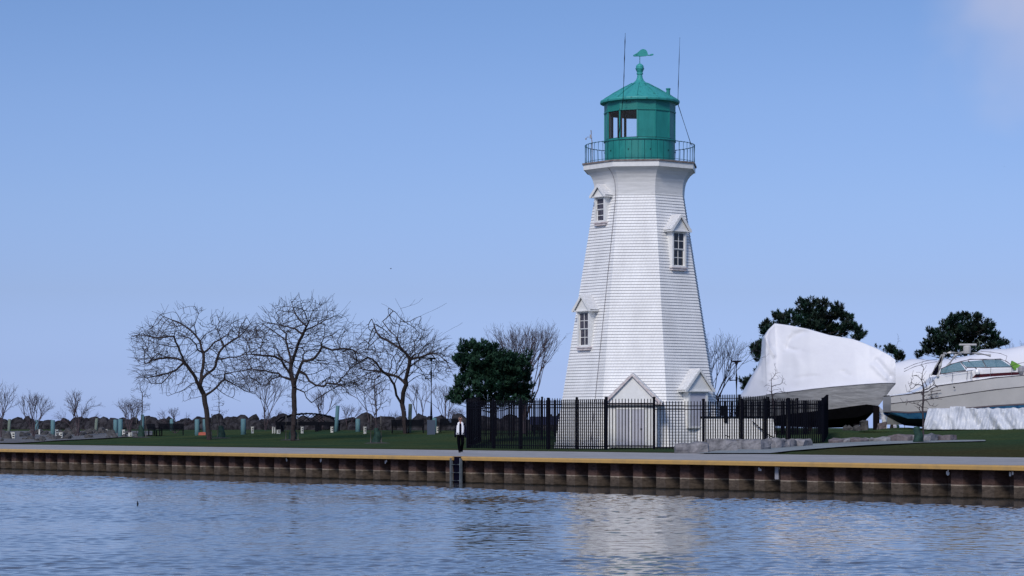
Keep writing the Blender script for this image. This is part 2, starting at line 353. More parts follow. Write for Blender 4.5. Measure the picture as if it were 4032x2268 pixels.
# ------------------------------------------------------------------ setting: water, quay, lawn
import numpy as np
def water():
    rng = np.random.RandomState(3)
    Y = [26.0]
    while Y[-1] < 136: Y.append(Y[-1] + max(.045, min(.095, .00115*Y[-1])))
    Y = np.array(Y); NA = 700; T_ = np.linspace(-.29, .29, NA)
    X = Y[:, None]*T_[None, :]; YY = np.repeat(Y[:, None], NA, 1)
    H = np.zeros_like(X)
    for i in range(90):
        lam = .19*(.95/.19)**(rng.rand()**1.3); th = rng.normal(math.pi*.47, .75); k = 2*math.pi/lam
        H += WSL*lam/(2*math.pi)*math.sqrt(2/90.)*np.sin(k*(X*math.cos(th)+YY*math.sin(th)) + rng.rand()*6.283 + .8*np.sin(X*rng.uniform(.1,.5)+YY*rng.uniform(-.3,.3)+rng.rand()*6))
    # slow modulation: cat's-paws and slicks, long across the view
    Mo = np.zeros_like(X)
    for i in range(14):
        a, b_ = rng.uniform(-.10, .10), rng.uniform(.12, .9); Mo += np.sin(a*X + b_*YY + rng.rand()*6.28 + .9*np.sin(.11*X+rng.rand()*6.28))
    Mo = np.clip(.88 + .10*Mo, .55, 1.35)
    vq = SP*X + CP*(YY-92.6) + .5*np.sin(X*.35)+.35*np.sin(X*.9+YY*.3)
    calm = np.clip((-3.6-vq)/2.2, 0, 1); calm = calm*calm*(3-2*calm); rough = np.exp(-((vq+8)/3.5)**2)*.8*np.clip((X+6)/8, .25, 1)
    A = (.03 + .97*calm)*(Mo + rough)
    ed = np.minimum(1, np.minimum((YY-26)/3, (136-YY)/4)) * np.minimum(1, (.29-np.abs(T_))/.02)[None, :]
    Z = H*A*np.clip(ed, 0, 1)
    n, m_ = X.shape
    co_ = np.stack([X, YY, Z], -1).reshape(-1, 3)
    idx = np.arange(n*m_).reshape(n, m_)
    q = np.stack([idx[:-1, :-1], idx[:-1, 1:], idx[1:, 1:], idx[1:, :-1]], -1).reshape(-1, 4)
    ye = float(Y[-1]); outer = np.array([[-6000,-300,0],[6000,-300,0],[6000,9000,0],[-6000,9000,0],[-.29*26,26,0],[.29*26,26,0],[.29*ye,ye,0],[-.29*ye,ye,0]], float)
    o = n*m_; co_ = np.concatenate([co_, outer]); q2 = np.array([[o,o+1,o+5,o+4],[o+1,o+2,o+6,o+5],[o+2,o+3,o+7,o+6],[o+3,o,o+4,o+7]])
    q = np.concatenate([q, q2]).astype(np.int32)
    me = bpy.data.meshes.new('water'); me.vertices.add(len(co_)); me.vertices.foreach_set('co', co_.astype(np.float32).ravel())
    me.loops.add(q.size); me.loops.foreach_set('vertex_index', q.ravel()); me.polygons.add(len(q)); me.polygons.foreach_set('loop_start', np.arange(0, q.size, 4, dtype=np.int32))
    me.polygons.foreach_set('use_smooth', np.ones(len(q), bool)); me.update(calc_edges=True); me.materials.append(M['water'])
    o_ = bpy.data.objects.new('water', me); col.objects.link(o_); return o_
WSL = .066
tag(water(), 'blue rippled harbour water in front of the quay', kind='structure')

# quay paving (a slab with its top just above the lawn level)
QW = 14.6; PZ = 1.03
b = MB(); us = [-340 + i*10 for i in range(50)]
rows = [[(*XY(u, v), z) for u in us] for v, z in ((.78, -.5), (.78, .84), (.55, .84), (.55, PZ), (QW, PZ), (QW, .8))]
b.grid(rows)
tag(b.build('quay_pavement', M['paving']), 'pale grey concrete quay paving along the water', kind='structure')
b = MB()
vs_ = [QW-.05] + [QW+.6+i*1.6 for i in range(24)] + [58, 64, 72, 85, 105, 140, 200]
us = [-340 + i*5 for i in range(98)]
rows = []
for v in vs_:
    row = []
    for u in us:
        x, y = XY(u, v); z = gz(x, y)
        z += .05*noise.noise(Vector((x*.3, y*.3, 0)))*ss(QW, QW+3, v)
        if v < QW+.7: z = 1.022 + (.03 if v > QW else 0)
        row.append((x, y, z))
    rows.append(row)
b.grid(rows)
tag(b.build('lawn', M['lawn'], smooth=True), 'dark green lawn behind the quay', kind='structure')

def sheet(poly, name, m, lab, lift=.03, nsub=10):
    # quad strip between two pixel polylines of equal length, laid on the terrain
    a, c = poly; b = MB(); rows = []
    for (p, q) in zip(a, c):
        A = gpx(*p); B = gpx(*q); row = []
        for i in range(nsub+1):
            w = A.lerp(B, i/nsub); row.append((w.x, w.y, gz(w.x, w.y)+lift))
        rows.append(row)
    b.grid(rows); return tag(b.build(name, m, smooth=True), lab, kind='structure')
sheet(([(2740,1789),(2900,1772),(3050,1762),(3180,1753),(3300,1748),(3420,1743),(3560,1740),(3700,1738),(3800,1737),(3880,1737)],
       [(3030,1789.5),(3120,1779),(3220,1771),(3310,1764),(3400,1758),(3500,1753),(3620,1748),(3740,1744.5),(3820,1743),(3880,1741)]),
      'path', M['path'], 'concrete path branching from the quay up towards the boats', .06)
sheet(([(-60,1748.4),(60,1747.5),(140,1744),(220,1738),(330,1733),(440,1727),(520,1722),(600,1716)],
       [(-60,1700),(60,1700),(140,1700),(220,1700),(330,1700),(440,1700),(520,1700),(600,1700)]),
      'gravel', M['gravel'], 'stony gravel ground at the left end of the lawn', .07)

# ------------------------------------------------------------------ sheet pile wall
def wall_u(px):
    a = (px-CX)/FPX; Y = 92.6/(1+1.2718*a); return UV(a*Y, Y)[0]
w = thing('quay_wall', 'rusty corrugated steel sheet pile wall with a yellow kerb along the water', 'quay wall', (*XY(0, 0), 0))
b = MB()
T = 1.245; D = .56
prof = [(0, 0), (.48, 0), (.60, D), (1.10, D), (1.22, 0)]
u0 = -100 - ((-100 - wall_u(1835)) % T)
u = u0 - 60*T; top = []; 
pu = []
while u < 95:
    for a_, d_ in prof[:-1]: pu.append((u + a_*T/1.22, -.06 + d_))
    u += T
lv = [-.6, 0.05, .2, .38, .42, .6, .9]
rows = [[(*XY(uu, dd), z) for uu, dd in pu] for z in lv]
b.grid(rows); b.build('sheet_piles', M['pile'], w)
uL, uR = wall_u(1814), wall_u(1849)
for (a0, a1) in ((-180, uL), (uR, 95)):
    b = MB(); n = int((a1-a0)/3)+1
    sec = [(-.42, .888), (-.42, .99), (-.38, 1.035), (.29, 1.035), (.80, 1.02), (.80, .888)]
    ul = [a0+(a1-a0)*i/n for i in range(n+1)]
    # face mitred at the ladder gap
    rows = []
    for uu in ul:
        row = []
        for dd, z in sec:
            e = 0
            if uu == a1 and a1 == uL: e = -.12 if z < .9 else 0
            if uu == a0 and a0 == uR: e = .12 if z < .9 else 0
            row.append((*XY(uu+e, dd), z))
        rows.append(row)
    b.grid(rows, closed=True)
    o = len(b.v); b.f.append((0,1,2,3,4,5)); b.f.append((o-1,o-2,o-3,o-4,o-5,o-6)); b.mi += [0,0]
    for k, f in enumerate(b.f):
        zs = [b.v[i].z for i in f]
        if len(f) == 4 and min(zs) > 1.03: b.mi[k] = 1
    b.build('kerb', [M['yellow'], M['yellowtop']], w)
# dents, pale patch and droppings on the wall
b = MB()
for px in (1135, 1270, 1525, 2998, 3070, 3740, 3990):
    uu = wall_u(px); c = Vector((*XY(uu, -.075), .80)); e = Vector((CP, -SP, 0))
    for k in range(5):
        random.seed(px+k); s_ = random.uniform(.02, .05); cc = c + e*random.uniform(-.07, .07) + Vector((0,0,random.uniform(-.08,.03)))
        b.obox(cc, math.atan2(-SP, CP), s_*1.3, .012, cc.z-s_, cc.z+s_)
b.build('pale_stains', M['gelwhite'], w)
b = MB()
uu = wall_u(3068); 
b.obox(XY(uu, -.10), math.atan2(-SP, CP), .16, .04, .44, .86)
b.build('pale_patch', M['greymetal'], w)

# ladder
uc = wall_u(1829.5); lx = thing('dock_ladder', 'grey steel ladder fixed in the gap of the yellow kerb, below the walking person', 'ladder', (*XY(uc, -.38), 0))
rz = math.atan2(-SP, CP)
for s_ in (-1, 1):
    b = MB(); b.obox(XY(uc+s_*.31, -.42), rz, .06, .10, -.3, .97); b.build('rail', M['ladder'], lx)
for k, z in enumerate((.10, .41, .72)):
    b = MB(); b.tube([(*XY(uc-.29, -.42), z), (*XY(uc+.29, -.42), z)], .022, 6); b.build('rung', M['ladder'], lx)
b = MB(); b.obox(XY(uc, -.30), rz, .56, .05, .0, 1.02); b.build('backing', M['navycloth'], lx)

# ------------------------------------------------------------------ lighthouse
g0 = gz(*TC)
lh = thing('lighthouse', 'tall white octagonal shingled lighthouse tower with a green lantern room', 'lighthouse', (TC[0], TC[1], g0))
A0 = R(-74.5)                              # angle of the leftmost visible vertex, 0 = towards the viewer
def rz_t(z): return 2.47 + (14.15 - z)*.1675 if z < 14.15 else 2.47
def octv(r, k, c=TC):
    t = A0 + k*math.pi/4
    return (c[0]+r*math.sin(t), c[1]-r*math.cos(t))
GAP = .018
b = MB(); z = g0-.2; course = .1503
zt = 14.15; nC = int((zt-z)/course); course = (zt-z)/nC
for i in range(nC):
    z0 = z+i*course; z1 = z0+course
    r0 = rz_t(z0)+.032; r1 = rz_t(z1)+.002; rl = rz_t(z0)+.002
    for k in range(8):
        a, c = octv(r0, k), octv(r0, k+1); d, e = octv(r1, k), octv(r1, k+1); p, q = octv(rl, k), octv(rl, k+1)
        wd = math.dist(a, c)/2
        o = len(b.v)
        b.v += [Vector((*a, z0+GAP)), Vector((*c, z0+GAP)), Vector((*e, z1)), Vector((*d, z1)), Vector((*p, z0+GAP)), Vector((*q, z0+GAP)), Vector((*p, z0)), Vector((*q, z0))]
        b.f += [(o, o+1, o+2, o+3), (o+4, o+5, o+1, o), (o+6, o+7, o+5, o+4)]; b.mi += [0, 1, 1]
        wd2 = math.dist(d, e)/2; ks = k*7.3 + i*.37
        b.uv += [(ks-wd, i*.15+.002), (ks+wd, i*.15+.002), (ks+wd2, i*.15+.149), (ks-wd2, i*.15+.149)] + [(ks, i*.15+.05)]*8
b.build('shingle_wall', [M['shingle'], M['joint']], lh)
b = MB()
prof = [(2.495,14.13),(2.50,14.19),(2.475,14.22),(2.49,14.55),(2.52,14.8),(2.58,15.02),(2.68,15.22),(2.82,15.40),(3.0,15.54),(3.03,15.56)]
b.lathe([(r, z_) for r, z_ in prof], (*TC, 0), 8, A0, (False, False)); b.build('flared_top', M['flare'], lh)
b = MB(); b.lathe([(3.0,15.55),(3.09,15.56),(3.10,15.82),(3.0,15.83)], (*TC, 0), 8, A0, (False, False)); b.build('fascia', M['trim'], lh)
b = MB(); b.lathe([(2.9,15.815),(3.16,15.83),(3.17,15.91),(1.2,15.93)], (*TC, 0), 8, A0, (False, True)); b.build('gallery_deck', M['deckedge'], lh)
# lantern room
ln = thing('lantern_room', None, None, (0,0,0)); ln.parent = lh; ln.location = (0,0,15.93-g0)
L0 = R(-7-180)
C3 = (*TC, 0)
b = MB(); b.lathe([(1.90,15.93),(1.90,16.02),(1.85,16.03),(1.85,17.08),(1.90,17.09),(1.90,17.17),(1.72,17.18)], C3, 48, 0, (False, False)); b.build('lower_wall', M['green'], ln, smooth=False)
for k in range(10):
    b = MB()
    t = 2*math.pi*k/10+.25; x, y = TC[0]+1.856*math.sin(t), TC[1]-1.856*math.cos(t)
    b.obox((x, y), t, .06, .02, 16.52, 16.60); b.build('vent_hole', M['greendark'], ln)
# mullions at the twelve corners, panels in all but the glazed bays
RV = 1.87
vert = [(-7 + 30*k) for k in range(12)]          # degrees
def lp(deg, r): t = R(deg); return (TC[0]+r*math.sin(t), TC[1]-r*math.cos(t))
glazed = {-67, -37, 173, 203, 233}
for d in vert:
    b, pb, gb = MB(), MB(), MB()
    x, y = lp(d, RV-.03)
    near = d % 360
    b.obox((x, y), R(d), .07, .07, 17.17, 18.64); b.build('mullion', M['green'], ln)
    n0 = d if d <= 180 else d-360
    a, c = lp(d, RV-.02), lp(d+30, RV-.02)
    key = d if d < 263 else d-360
    if key in glazed:
        gb.add([(*a, 17.2), (*c, 17.2), (*c, 18.6), (*a, 18.6)], [(0,1,2,3)]); gb.build('glazing', M['glass'], ln)
    else:
        ai, ci = lp(d, RV-.05), lp(d+30, RV-.05)
        pb.add([(*a,17.17),(*c,17.17),(*c,18.64),(*a,18.64),(*ai,17.17),(*ci,17.17),(*ci,18.64),(*ai,18.64)], [(0,1,2,3),(7,6,5,4),(0,3,7,4),(1,5,6,2)]); pb.build('wall_panel', M['green'], ln)
for d in vert:                                 # inner frame posts, dark wood
    b = MB()
    if (d % 360) in (173, 203, 233, 293, 323):
        x, y = lp(d, RV-.12); b.obox((x, y), R(d), .11, .06, 17.17, 18.6); b.build('inner_post', M['wood'], ln)
b = MB(); x, y = lp(221, RV-.35); b.obox((x, y), R(221), .30, .06, 17.17, 18.6); b.build('inner_post', M['wood'], ln)
b = MB(); b.lathe([(1.86,17.13),(1.905,17.13),(1.905,17.2),(1.80,17.21)], C3, 12, L0, (False, False)); b.build('sill', M['greendark'], ln)
b = MB(); b.lathe([(1.76,18.6),(1.90,18.60),(1.90,18.66),(1.875,18.68),(1.875,19.10),(1.9,19.12)], C3, 12, L0, (False, False)); b.build('frieze', M['greenfrieze'], ln)
b = MB(); b.lathe([(1.75,18.55),(1.75,19.12)], C3, 12, L0, (False, True)); b.build('ceiling', M['inside'], ln)
b = MB(); b.lathe([(1.74,17.12),(1.74,17.14)], C3, 24, L0, (True, True)); b.build('floor_plate', M['inside'], ln)
b = MB()
rp = [(1.86,19.11),(2.08,19.12),(2.10,19.2),(2.08,19.26),(1.95,19.33),(1.55,19.58),(.95,19.92),(.45,20.18),(.30,20.27),(.21,20.36),(.15,20.5),(.13,20.66)]
b.lathe(rp, C3, 24, L0, (False, False)); b.build('roof', M['greenroof'], ln)
b = MB()
for k in range(12):
    t = L0 + k*math.pi/6
    pts = [(TC[0]+r*math.sin(t), TC[1]-r*math.cos(t), z_+.01) for r, z_ in ((2.06,19.27),(1.95,19.34),(1.55,19.59),(.95,19.93),(.45,20.19))]
    b.tube(pts, .018, 4)
b.build('roof_ribs', M['greenroof'], ln)
b = MB(); b.lathe([(.13,20.66),(.17,20.68),(.17,20.75),(.14,20.77),(.18,20.85),(.215,20.93),(.22,20.95),(.235,20.96),(.235,20.99),(.20,21.0),(.205,21.08),(.17,21.16),(.09,21.22),(.03,21.25)], C3, 20, 0, (True, True))
b.build('ball_finial', M['greenroof'], ln)
b = MB(); x, y = TC[0]+1.46, TC[1]-.5; b.lathe([(.10,19.4),(.10,19.80),(.125,19.81),(.125,19.87)], (x, y, 0), 14); b.build('roof_vent', M['green'], ln)
wv = MB(); wv.tube([(TC[0], TC[1], 21.2), (TC[0], TC[1], 21.62)], .03, 6)
prf = [(-.35,-.01),(-.34,.05),(-.25,.10),(-.14,.16),(-.05,.24),(.04,.32),(.14,.365),(.24,.36),(.33,.31),(.39,.22),(.42,.12),(.41,.08),(.52,.075),(.60,.12),(.68,.135),(.73,.10),(.72,.06),(.64,.035),(.55,.03),(.40,.03),(.30,0),(.1,-.02),(-.1,-.02),(-.28,-.03)]
wv.prism([(x_*1.0, z_) for x_, z_ in prf], -.05, .05, Matrix.Translation((TC[0], TC[1], 21.64)) @ Matrix.Rotation(R(10), 4, 'Z'))
wv.build('weathervane', M['greenroof'], ln)
# gallery railing
rl = MB()
nb = 54
for k in range(nb):
    t = 2*math.pi*(k+.3)/nb; x, y = TC[0]+2.87*math.sin(t), TC[1]-2.87*math.cos(t)
    rl.tube([(x, y, 15.91), (x, y, 16.92)], .013 if k % 6 else .022, 4, False)
ring = [(TC[0]+2.87*math.sin(2*math.pi*k/64), TC[1]-2.87*math.cos(2*math.pi*k/64)) for k in range(65)]
rl.tube([(x, y, 16.92) for x, y in ring], .028, 6, False); rl.tube([(x, y, 16.0) for x, y in ring], .014, 4, False)
rl.build('gallery_railing', M['rail'], lh)
# aerials
def PT(px, py, dy): return P(px, py, TC[1]+dy)
an = MB(); an.tube([PT(2434,546,-1.9), PT(2440,509,-1.95), PT(2445,459,-2.0), PT(2453,395,-2.15), PT(2457,300,-2.15), PT(2459,230,-2.15), PT(2461,163,-2.15), PT(2462,130,-2.15)], [.022,.022,.022,.022,.024,.026,.026,.01], 5)
an.build('aerial', M['dark'], lh)
an = MB(); an.tube([PT(2669,410,.3), PT(2671,330,.3), PT(2674,240,.3), PT(2677,147,.3)], [.022,.022,.018,.008], 5); an.tube([PT(2670,412,.3), PT(2722,572,.3)], .022, 5)
an.build('aerial', M['dark'], lh)
an = MB(); an.tube([PT(2333,660,-1.2), PT(2331,560,-1.2), PT(2327,513,-1.2)], .035, 6); an.obox(PT(2326,540,-1.2), 0, .10, .10, PT(0,545,-1.2).z, PT(0,530,-1.2).z)
an.tube([PT(2326,539,-1.2), PT(2312,540,-1.2), PT(2308,545,-1.2)], .018, 5); an.lathe([(.03,0),(.045,.05),(.02,.09)], PT(2307,550,-1.2), 8)
an.build('camera_mast', M['greymetal'], lh)
# cable on the left facet
def facet_pt(normal_deg, off, z, out=.04):
    n = (math.sin(R(normal_deg)), -math.cos(R(normal_deg))); t = (math.cos(R(normal_deg)), math.sin(R(normal_deg)))
    if z <= 14.15: ap = rz_t(z)*math.cos(math.pi/8)
    else:
        ap = 2.3
        for (ra, za), (rb, zb) in zip(prof_f, prof_f[1:]):
            if za <= z <= zb: ap = (ra+(rb-ra)*(z-za)/max(1e-6, zb-za))*math.cos(math.pi/8)
    return Vector((TC[0]+n[0]*(ap+out)+t[0]*off, TC[1]+n[1]*(ap+out)+t[1]*off, z))
prof_f = [(2.495,14.13),(2.49,14.55),(2.52,14.8),(2.58,15.02),(2.68,15.22),(2.82,15.40),(3.0,15.54)]
b = MB(); b.tube([facet_pt(-52, .55+.5*math.sin((z_-9)*.1)+(14.1-z_)*.075, z_, .05) for z_ in [15.5,15.35,15.1,14.8,14.4,14,12.5,11,9,7,5,3,1.5]], .014, 4); b.build('cable', M['cable'], lh)

def frame(nd, z, ap_extra=0.0, off=0.0, zref=None):
    """local x = along the wall, y = outward, z = up; origin on the facet at height z"""
    p = facet_pt(nd, off, zref if zref else z, ap_extra)
    t = Vector((math.cos(R(nd)), math.sin(R(nd)), 0)); n = Vector((math.sin(R(nd)), -math.cos(R(nd)), 0))
    Mx = Matrix.Identity(4)
    for i in range(3): Mx[i][0] = t[i]; Mx[i][1] = n[i]; Mx[i][2] = (0,0,1)[i]; Mx[i][3] = (p.x, p.y, 0)[i]
    return Mx
def hooded(nd, zb, zt_, w, gw, gh, proj, cols=2, off=0.0, kind='window', label=None):
    """box frame standing proud of the sloping wall with a little gable roof"""
    Mx = frame(nd, zb, 0, off)
    root = thing('hooded_window' if kind == 'window' else 'entrance_porch' if kind == 'porch' else 'boarded_opening', label, None, (0,0,0)); root.parent = lh; root.location = (0,0,0)
    d = .18 if kind != 'porch' else proj-.25      # outward face of the frame
    back = -(zt_+gh-zb)*.1675 - .15
    b = MB(); h = zt_-zb; fw = .10 if kind == 'window' else .13
    b.box(-w/2, -w/2+fw, back, d, zb, zt_, Mx); b.box(w/2-fw, w/2, back, d, zb, zt_, Mx)
    b.box(-w/2+fw, w/2-fw, back, d, zt_-fw, zt_, Mx); b.box(-w/2+fw, w/2-fw, back, d, zb, zb+fw*.7, Mx)
    if kind == 'porch':
        b.box(-w/2+fw, w/2-fw, back, d-.03, zb+fw*.7, zt_-fw, Mx)
    b.build('frame', M['trim'] if kind != 'porch' else M['white'], root)
    if kind == 'window':
        iw = w-2*fw; b0 = zb+fw*.7; t0 = zt_-fw; mid = (b0+t0)/2
        for q, (za, zc, dy) in enumerate(((mid, t0, .12), (b0, mid, .075))):
            s = MB(); sw = .036
            s.box(-iw/2, -iw/2+sw, dy-.04, dy, za, zc, Mx); s.box(iw/2-sw, iw/2, dy-.04, dy, za, zc, Mx)
            s.box(-iw/2+sw, iw/2-sw, dy-.04, dy, zc-sw, zc, Mx); s.box(-iw/2+sw, iw/2-sw, dy-.04, dy, za, za+sw, Mx)
            if cols == 2: s.box(-.016, .016, dy-.035, dy-.003, za+sw, zc-sw, Mx)
            s.box(-iw/2+sw, iw/2-sw, dy-.033, dy-.006, (za+zc)/2-.016, (za+zc)/2+.016, Mx)
            so = s.build('sash', M['trim'], root)
            g = MB(); g.box(-iw/2+.02, iw/2-.02, dy-.032, dy-.022, za+.02, zc-.02, Mx); g.build('pane', M['curtain'] if nd < 0 else M['pane'], root)
        s = MB(); s.box(-w/2-.06, w/2+.06, -.05, d+.05, zb-.06, zb, Mx); s.box(-w/2, w/2, -.05, d+.01, zb-.17, zb-.06, Mx); s.build('sill', M['trimpink'], root)
    elif kind == 'board':
        s = MB(); s.box(-w/2+fw, w/2-fw, d-.06, d-.03, zb+fw*.7, zt_-fw, Mx); s.build('board', M['boarded'], root)
    # roof
    e = gw/2; sl = gh/e; th = .06; y0, y1 = back-.35, proj
    if kind != 'porch': y1 = d+.16
    r = MB(); nr = 5
    for sg in (-1, 1):
        for k in range(nr):                       # lapped courses on each slope
            xa, xb = e*(k/nr), e*((k+1)/nr); za_, zb_ = zt_+gh-sl*xa+.04, zt_+gh-sl*xb+.04
            r.prism([(sg*xa, za_), (sg*xb, zb_+.022), (sg*xb, zb_-.01), (sg*xa, za_-.03)][::sg], y0, y1, Mx)
    r.build('hood_roof', M['roofshade'], root)
    r = MB()
    for sg in (-1, 1):
        r.prism([(0, zt_+gh+.015), (sg*e, zt_+.015), (sg*e, zt_-.07), (sg*(e-.10), zt_-.07), (0, zt_+gh-.13)][::sg], y1-.035, y1+.012, Mx)
    r.box(-e, e, back, y1-.04, zt_-.055, zt_+.0, Mx)
    r.build('bargeboard', M['trimpink'] if kind == 'porch' else M['trim'], root)
    r = MB(); r.prism([(-e+.12, zt_+.003), (e-.12, zt_+.003), (0, zt_+gh-.1)], back, y1-.12, Mx); r.build('gable', M['white'], root)
    return root
hooded(-52, 12.78, 14.13, .82, 1.28, .60, .5, 1, off=-.1)
hooded(-52, 6.30, 8.18, .96, 1.48, .80, .5, 2, off=-.22)
hooded(38, 10.40, 12.28, .96, 1.42, .82, .5, 2, off=.06)
hooded(38, 2.1, 4.02, 1.35, 2.05, 1.10, .5, 2, off=.20, kind='board')
po = hooded(-7, g0-.05, 3.35, 2.45, 3.0, 1.50, 1.25, 2, off=0, kind='porch')
Mx = frame(-7, g0-.05)
b = MB(); b.box(-.80, .62, .98, 1.02, g0, 3.05, Mx); b.build('doors', M['boarded'], po)
b = MB(); b.box(-.12, -.07, 1.0, 1.035, g0, 3.05, Mx); b.box(-.88, -.80, 1.0, 1.04, g0, 3.12, Mx); b.box(.62, .70, 1.0, 1.04, g0, 3.12, Mx); b.box(-.88, .70, 1.0, 1.04, 3.05, 3.14, Mx); b.build('door_trim', M['trim'], po)
b = MB(); b.lathe([(.045,0),(.05,.04),(.0,.06)], Mx @ Vector((.44, 1.04, 2.05)), 10); b.build('door_knob', M['dark'], po)
# low shingled annex on the right
ax = thing('annex', 'low white shingled annex with a dark railing', None, (0,0,0)); ax.parent = lh; ax.location = (0,0,0)
b = MB(); X0, X1, Y0, Y1 = 7.9, 13.35, 124.9, 127.6; zb_, zt2 = g0-.25, 2.64
nA = 11; ch_ = (zt2-zb_)/nA
for i in range(nA):
    za = zb_+i*ch_; f0 = (zt2-za)*.14; f1 = (zt2-za-ch_)*.14
    ring0 = [(X0, Y0-f0*.6-.02), (X1+f0+.02, Y0-f0*.6-.02), (X1+f0+.02, Y1), (X0, Y1)]
    ring1 = [(X0, Y0-f1*.6), (X1+f1, Y0-f1*.6), (X1+f1, Y1), (X0, Y1)]
    for k in range(4):
        a, c, d, e = ring0[k], ring0[(k+1) % 4], ring1[(k+1) % 4], ring1[k]; o = len(b.v)
        L_ = math.dist(a, c)
        b.v += [Vector((*a, za)), Vector((*c, za)), Vector((*d, za+ch_)), Vector((*e, za+ch_))]; b.f.append((o,o+1,o+2,o+3)); b.mi.append(0)
        b.uv += [(i*.4, i*.15), (i*.4+L_, i*.15), (i*.4+L_, i*.15+.149), (i*.4, i*.15+.149)]
b.build('annex_wall', M['shingle'], ax)
b = MB(); b.box(X0-.05, X1+.08, Y0-.08, Y1+.05, zt2, zt2+.07); b.build('annex_roof', M['dark'], ax)
b = MB(); b.tube([(X0-.1, Y0-.02, zt2+.26), (X1, Y0-.02, zt2+.26)], .02, 5); b.tube([(X1, Y0-.02, zt2+.26), (X1, Y1, zt2+.26)], .02, 5)
for k in range(6):
    x = X0+.1+(X1-X0-.15)*k/5; b.tube([(x, Y0-.02, zt2+.05), (x, Y0-.02, zt2+.27)], .018, 4)
b.build('annex_railing', M['dark'], ax)
b = MB(); b.tube([(12.3,124.75,2.45),(12.7,124.7,2.1),(13.2,124.6,1.7),(13.9,124.4,1.45)], .035, 5); b.build('hose', M['dark'], ax); b = MB(); b.tube([(10.9,124.6,1.75),(11.1,124.55,1.65),(11.15,124.5,1.5),(10.7,124.5,1.42),(10.5,124.5,1.42)], .03, 5); b.build('hose', M['dark'], ax)
b = MB(); b.obox((10.85,124.85), 0, .32, .2, 2.72, 3.25); b.obox((10.95,124.85), 0, .2, .14, 2.4, 2.72); b.build('meter_box', M['dark'], ax)

# ------------------------------------------------------------------ fence around the lighthouse
fn = thing('security_fence', 'black steel picket fence enclosing the foot of the lighthouse', 'fence', (4.64, 120.0, gz(4.64, 120)))
def panel(p, q, ztop, zbot, name='panel', gate=False, drop=0):
    p = Vector((*p, 0)); q = Vector((*q, 0)); d = (q-p); L_ = d.length; d.normalize(); rz_ = math.atan2(d.y, d.x)
    b = MB(); n = max(3, int(round(L_/.156)))
    for i in range(1, n):
        c = p + d*(L_*i/n); b.obox(c, rz_, .042, .042, zbot+.02, ztop-.02); 
        b.add([c+Vector((-.018,-.018,ztop-.02)), c+Vector((.018,-.018,ztop-.02)), c+Vector((.018,.018,ztop-.02)), c+Vector((-.018,.018,ztop-.02)), c+Vector((0,0,ztop+.03))], [(0,1,4),(1,2,4),(2,3,4),(3,0,4)])
    c = p.lerp(q, .5)
    for zz, hh in ((ztop-.23, .045), (ztop-.40, .045), (zbot+.18, .045)):
        b.obox(c, rz_, L_-.06, .05, zz-hh/2 - (.012 if gate else 0), zz+hh/2+(.012 if gate else 0))
    return b.build(name, M['black'], fn)
def post(p, zt_, w_=.085):
    b = MB(); b.obox(p, .3, w_, w_, gz(*p)-.2, zt_); b.obox(p, .3, w_+.03, w_+.03, zt_, zt_+.03)
    x, y = p; h = (w_+.03)/2
    b.obox(p, .3, w_-.02, w_-.02, zt_+.03, zt_+.055); b.build('post', M['black'], fn)
A = Vector((4.64, 120.0)); eL = Vector((-CP, SP))
run = [A + eL*(11.33*k/5) for k in range(5, -1, -1)]
for k in range(5): panel(run[k], run[k+1], 3.54, 1.03)
for k, p in enumerate(run): post(p, 3.60, .12 if k in (3, 5) else .10)
d1 = Vector((.993, -.122)); B_ = A + d1*2.35; C_ = B_ + d1*2.42
panel(A, B_, 3.55, 1.05, gate=True); post(B_, 3.60, .10)
panel(B_, C_, 3.43, .98); post(C_, 3.50, .11)
d2 = Vector((.788, .616)); pts = [C_]
for L_ in (2.55, 1.62, 1.62, 2.45): pts.append(pts[-1] + d2*L_)
for k, (p, q) in enumerate(zip(pts, pts[1:])):
    panel(p, q, 3.43+.03*k, 1.0+.05*k, 'gate' if k in (1, 2) else 'panel'); post(q, 3.52+.03*k, .13 if k < 3 else .10)
F_ = pts[-1]; Gp = Vector((18.1, 140.0))
for k in range(6):
    p, q = F_.lerp(Gp, k/6), F_.lerp(Gp, (k+1)/6); zt_ = 3.56+(3.98-3.56)*(k+1)/6-.08
    panel(p, q, zt_, zt_-2.4); post(q, zt_+.06, .10)
rear = [Gp + eL*(2.42*k) for k in range(8)]
zr = [3.72, 3.82, 3.98, 4.10, 4.1, 4.1, 4.1, 4.1]
for k in range(7): panel(rear[k], rear[k+1], zr[k], zr[k]-2.42); post(rear[k+1], zr[k]+.07, .10)
Mv = Vector((-1.95, 152.0)); last = rear[-1]
for k in range(5):
    p, q = last.lerp(Mv, k/5), last.lerp(Mv, (k+1)/5); panel(p, q, 3.95, 1.55); post(q, 4.0, .10)
L0_ = run[0]
for k in range(9):
    p, q = L0_.lerp(Mv, k/9), L0_.lerp(Mv, (k+1)/9); zt_ = 3.56+.38*(k+1)/9; panel(p, q, zt_, zt_-2.45); post(q, zt_+.05, .10)

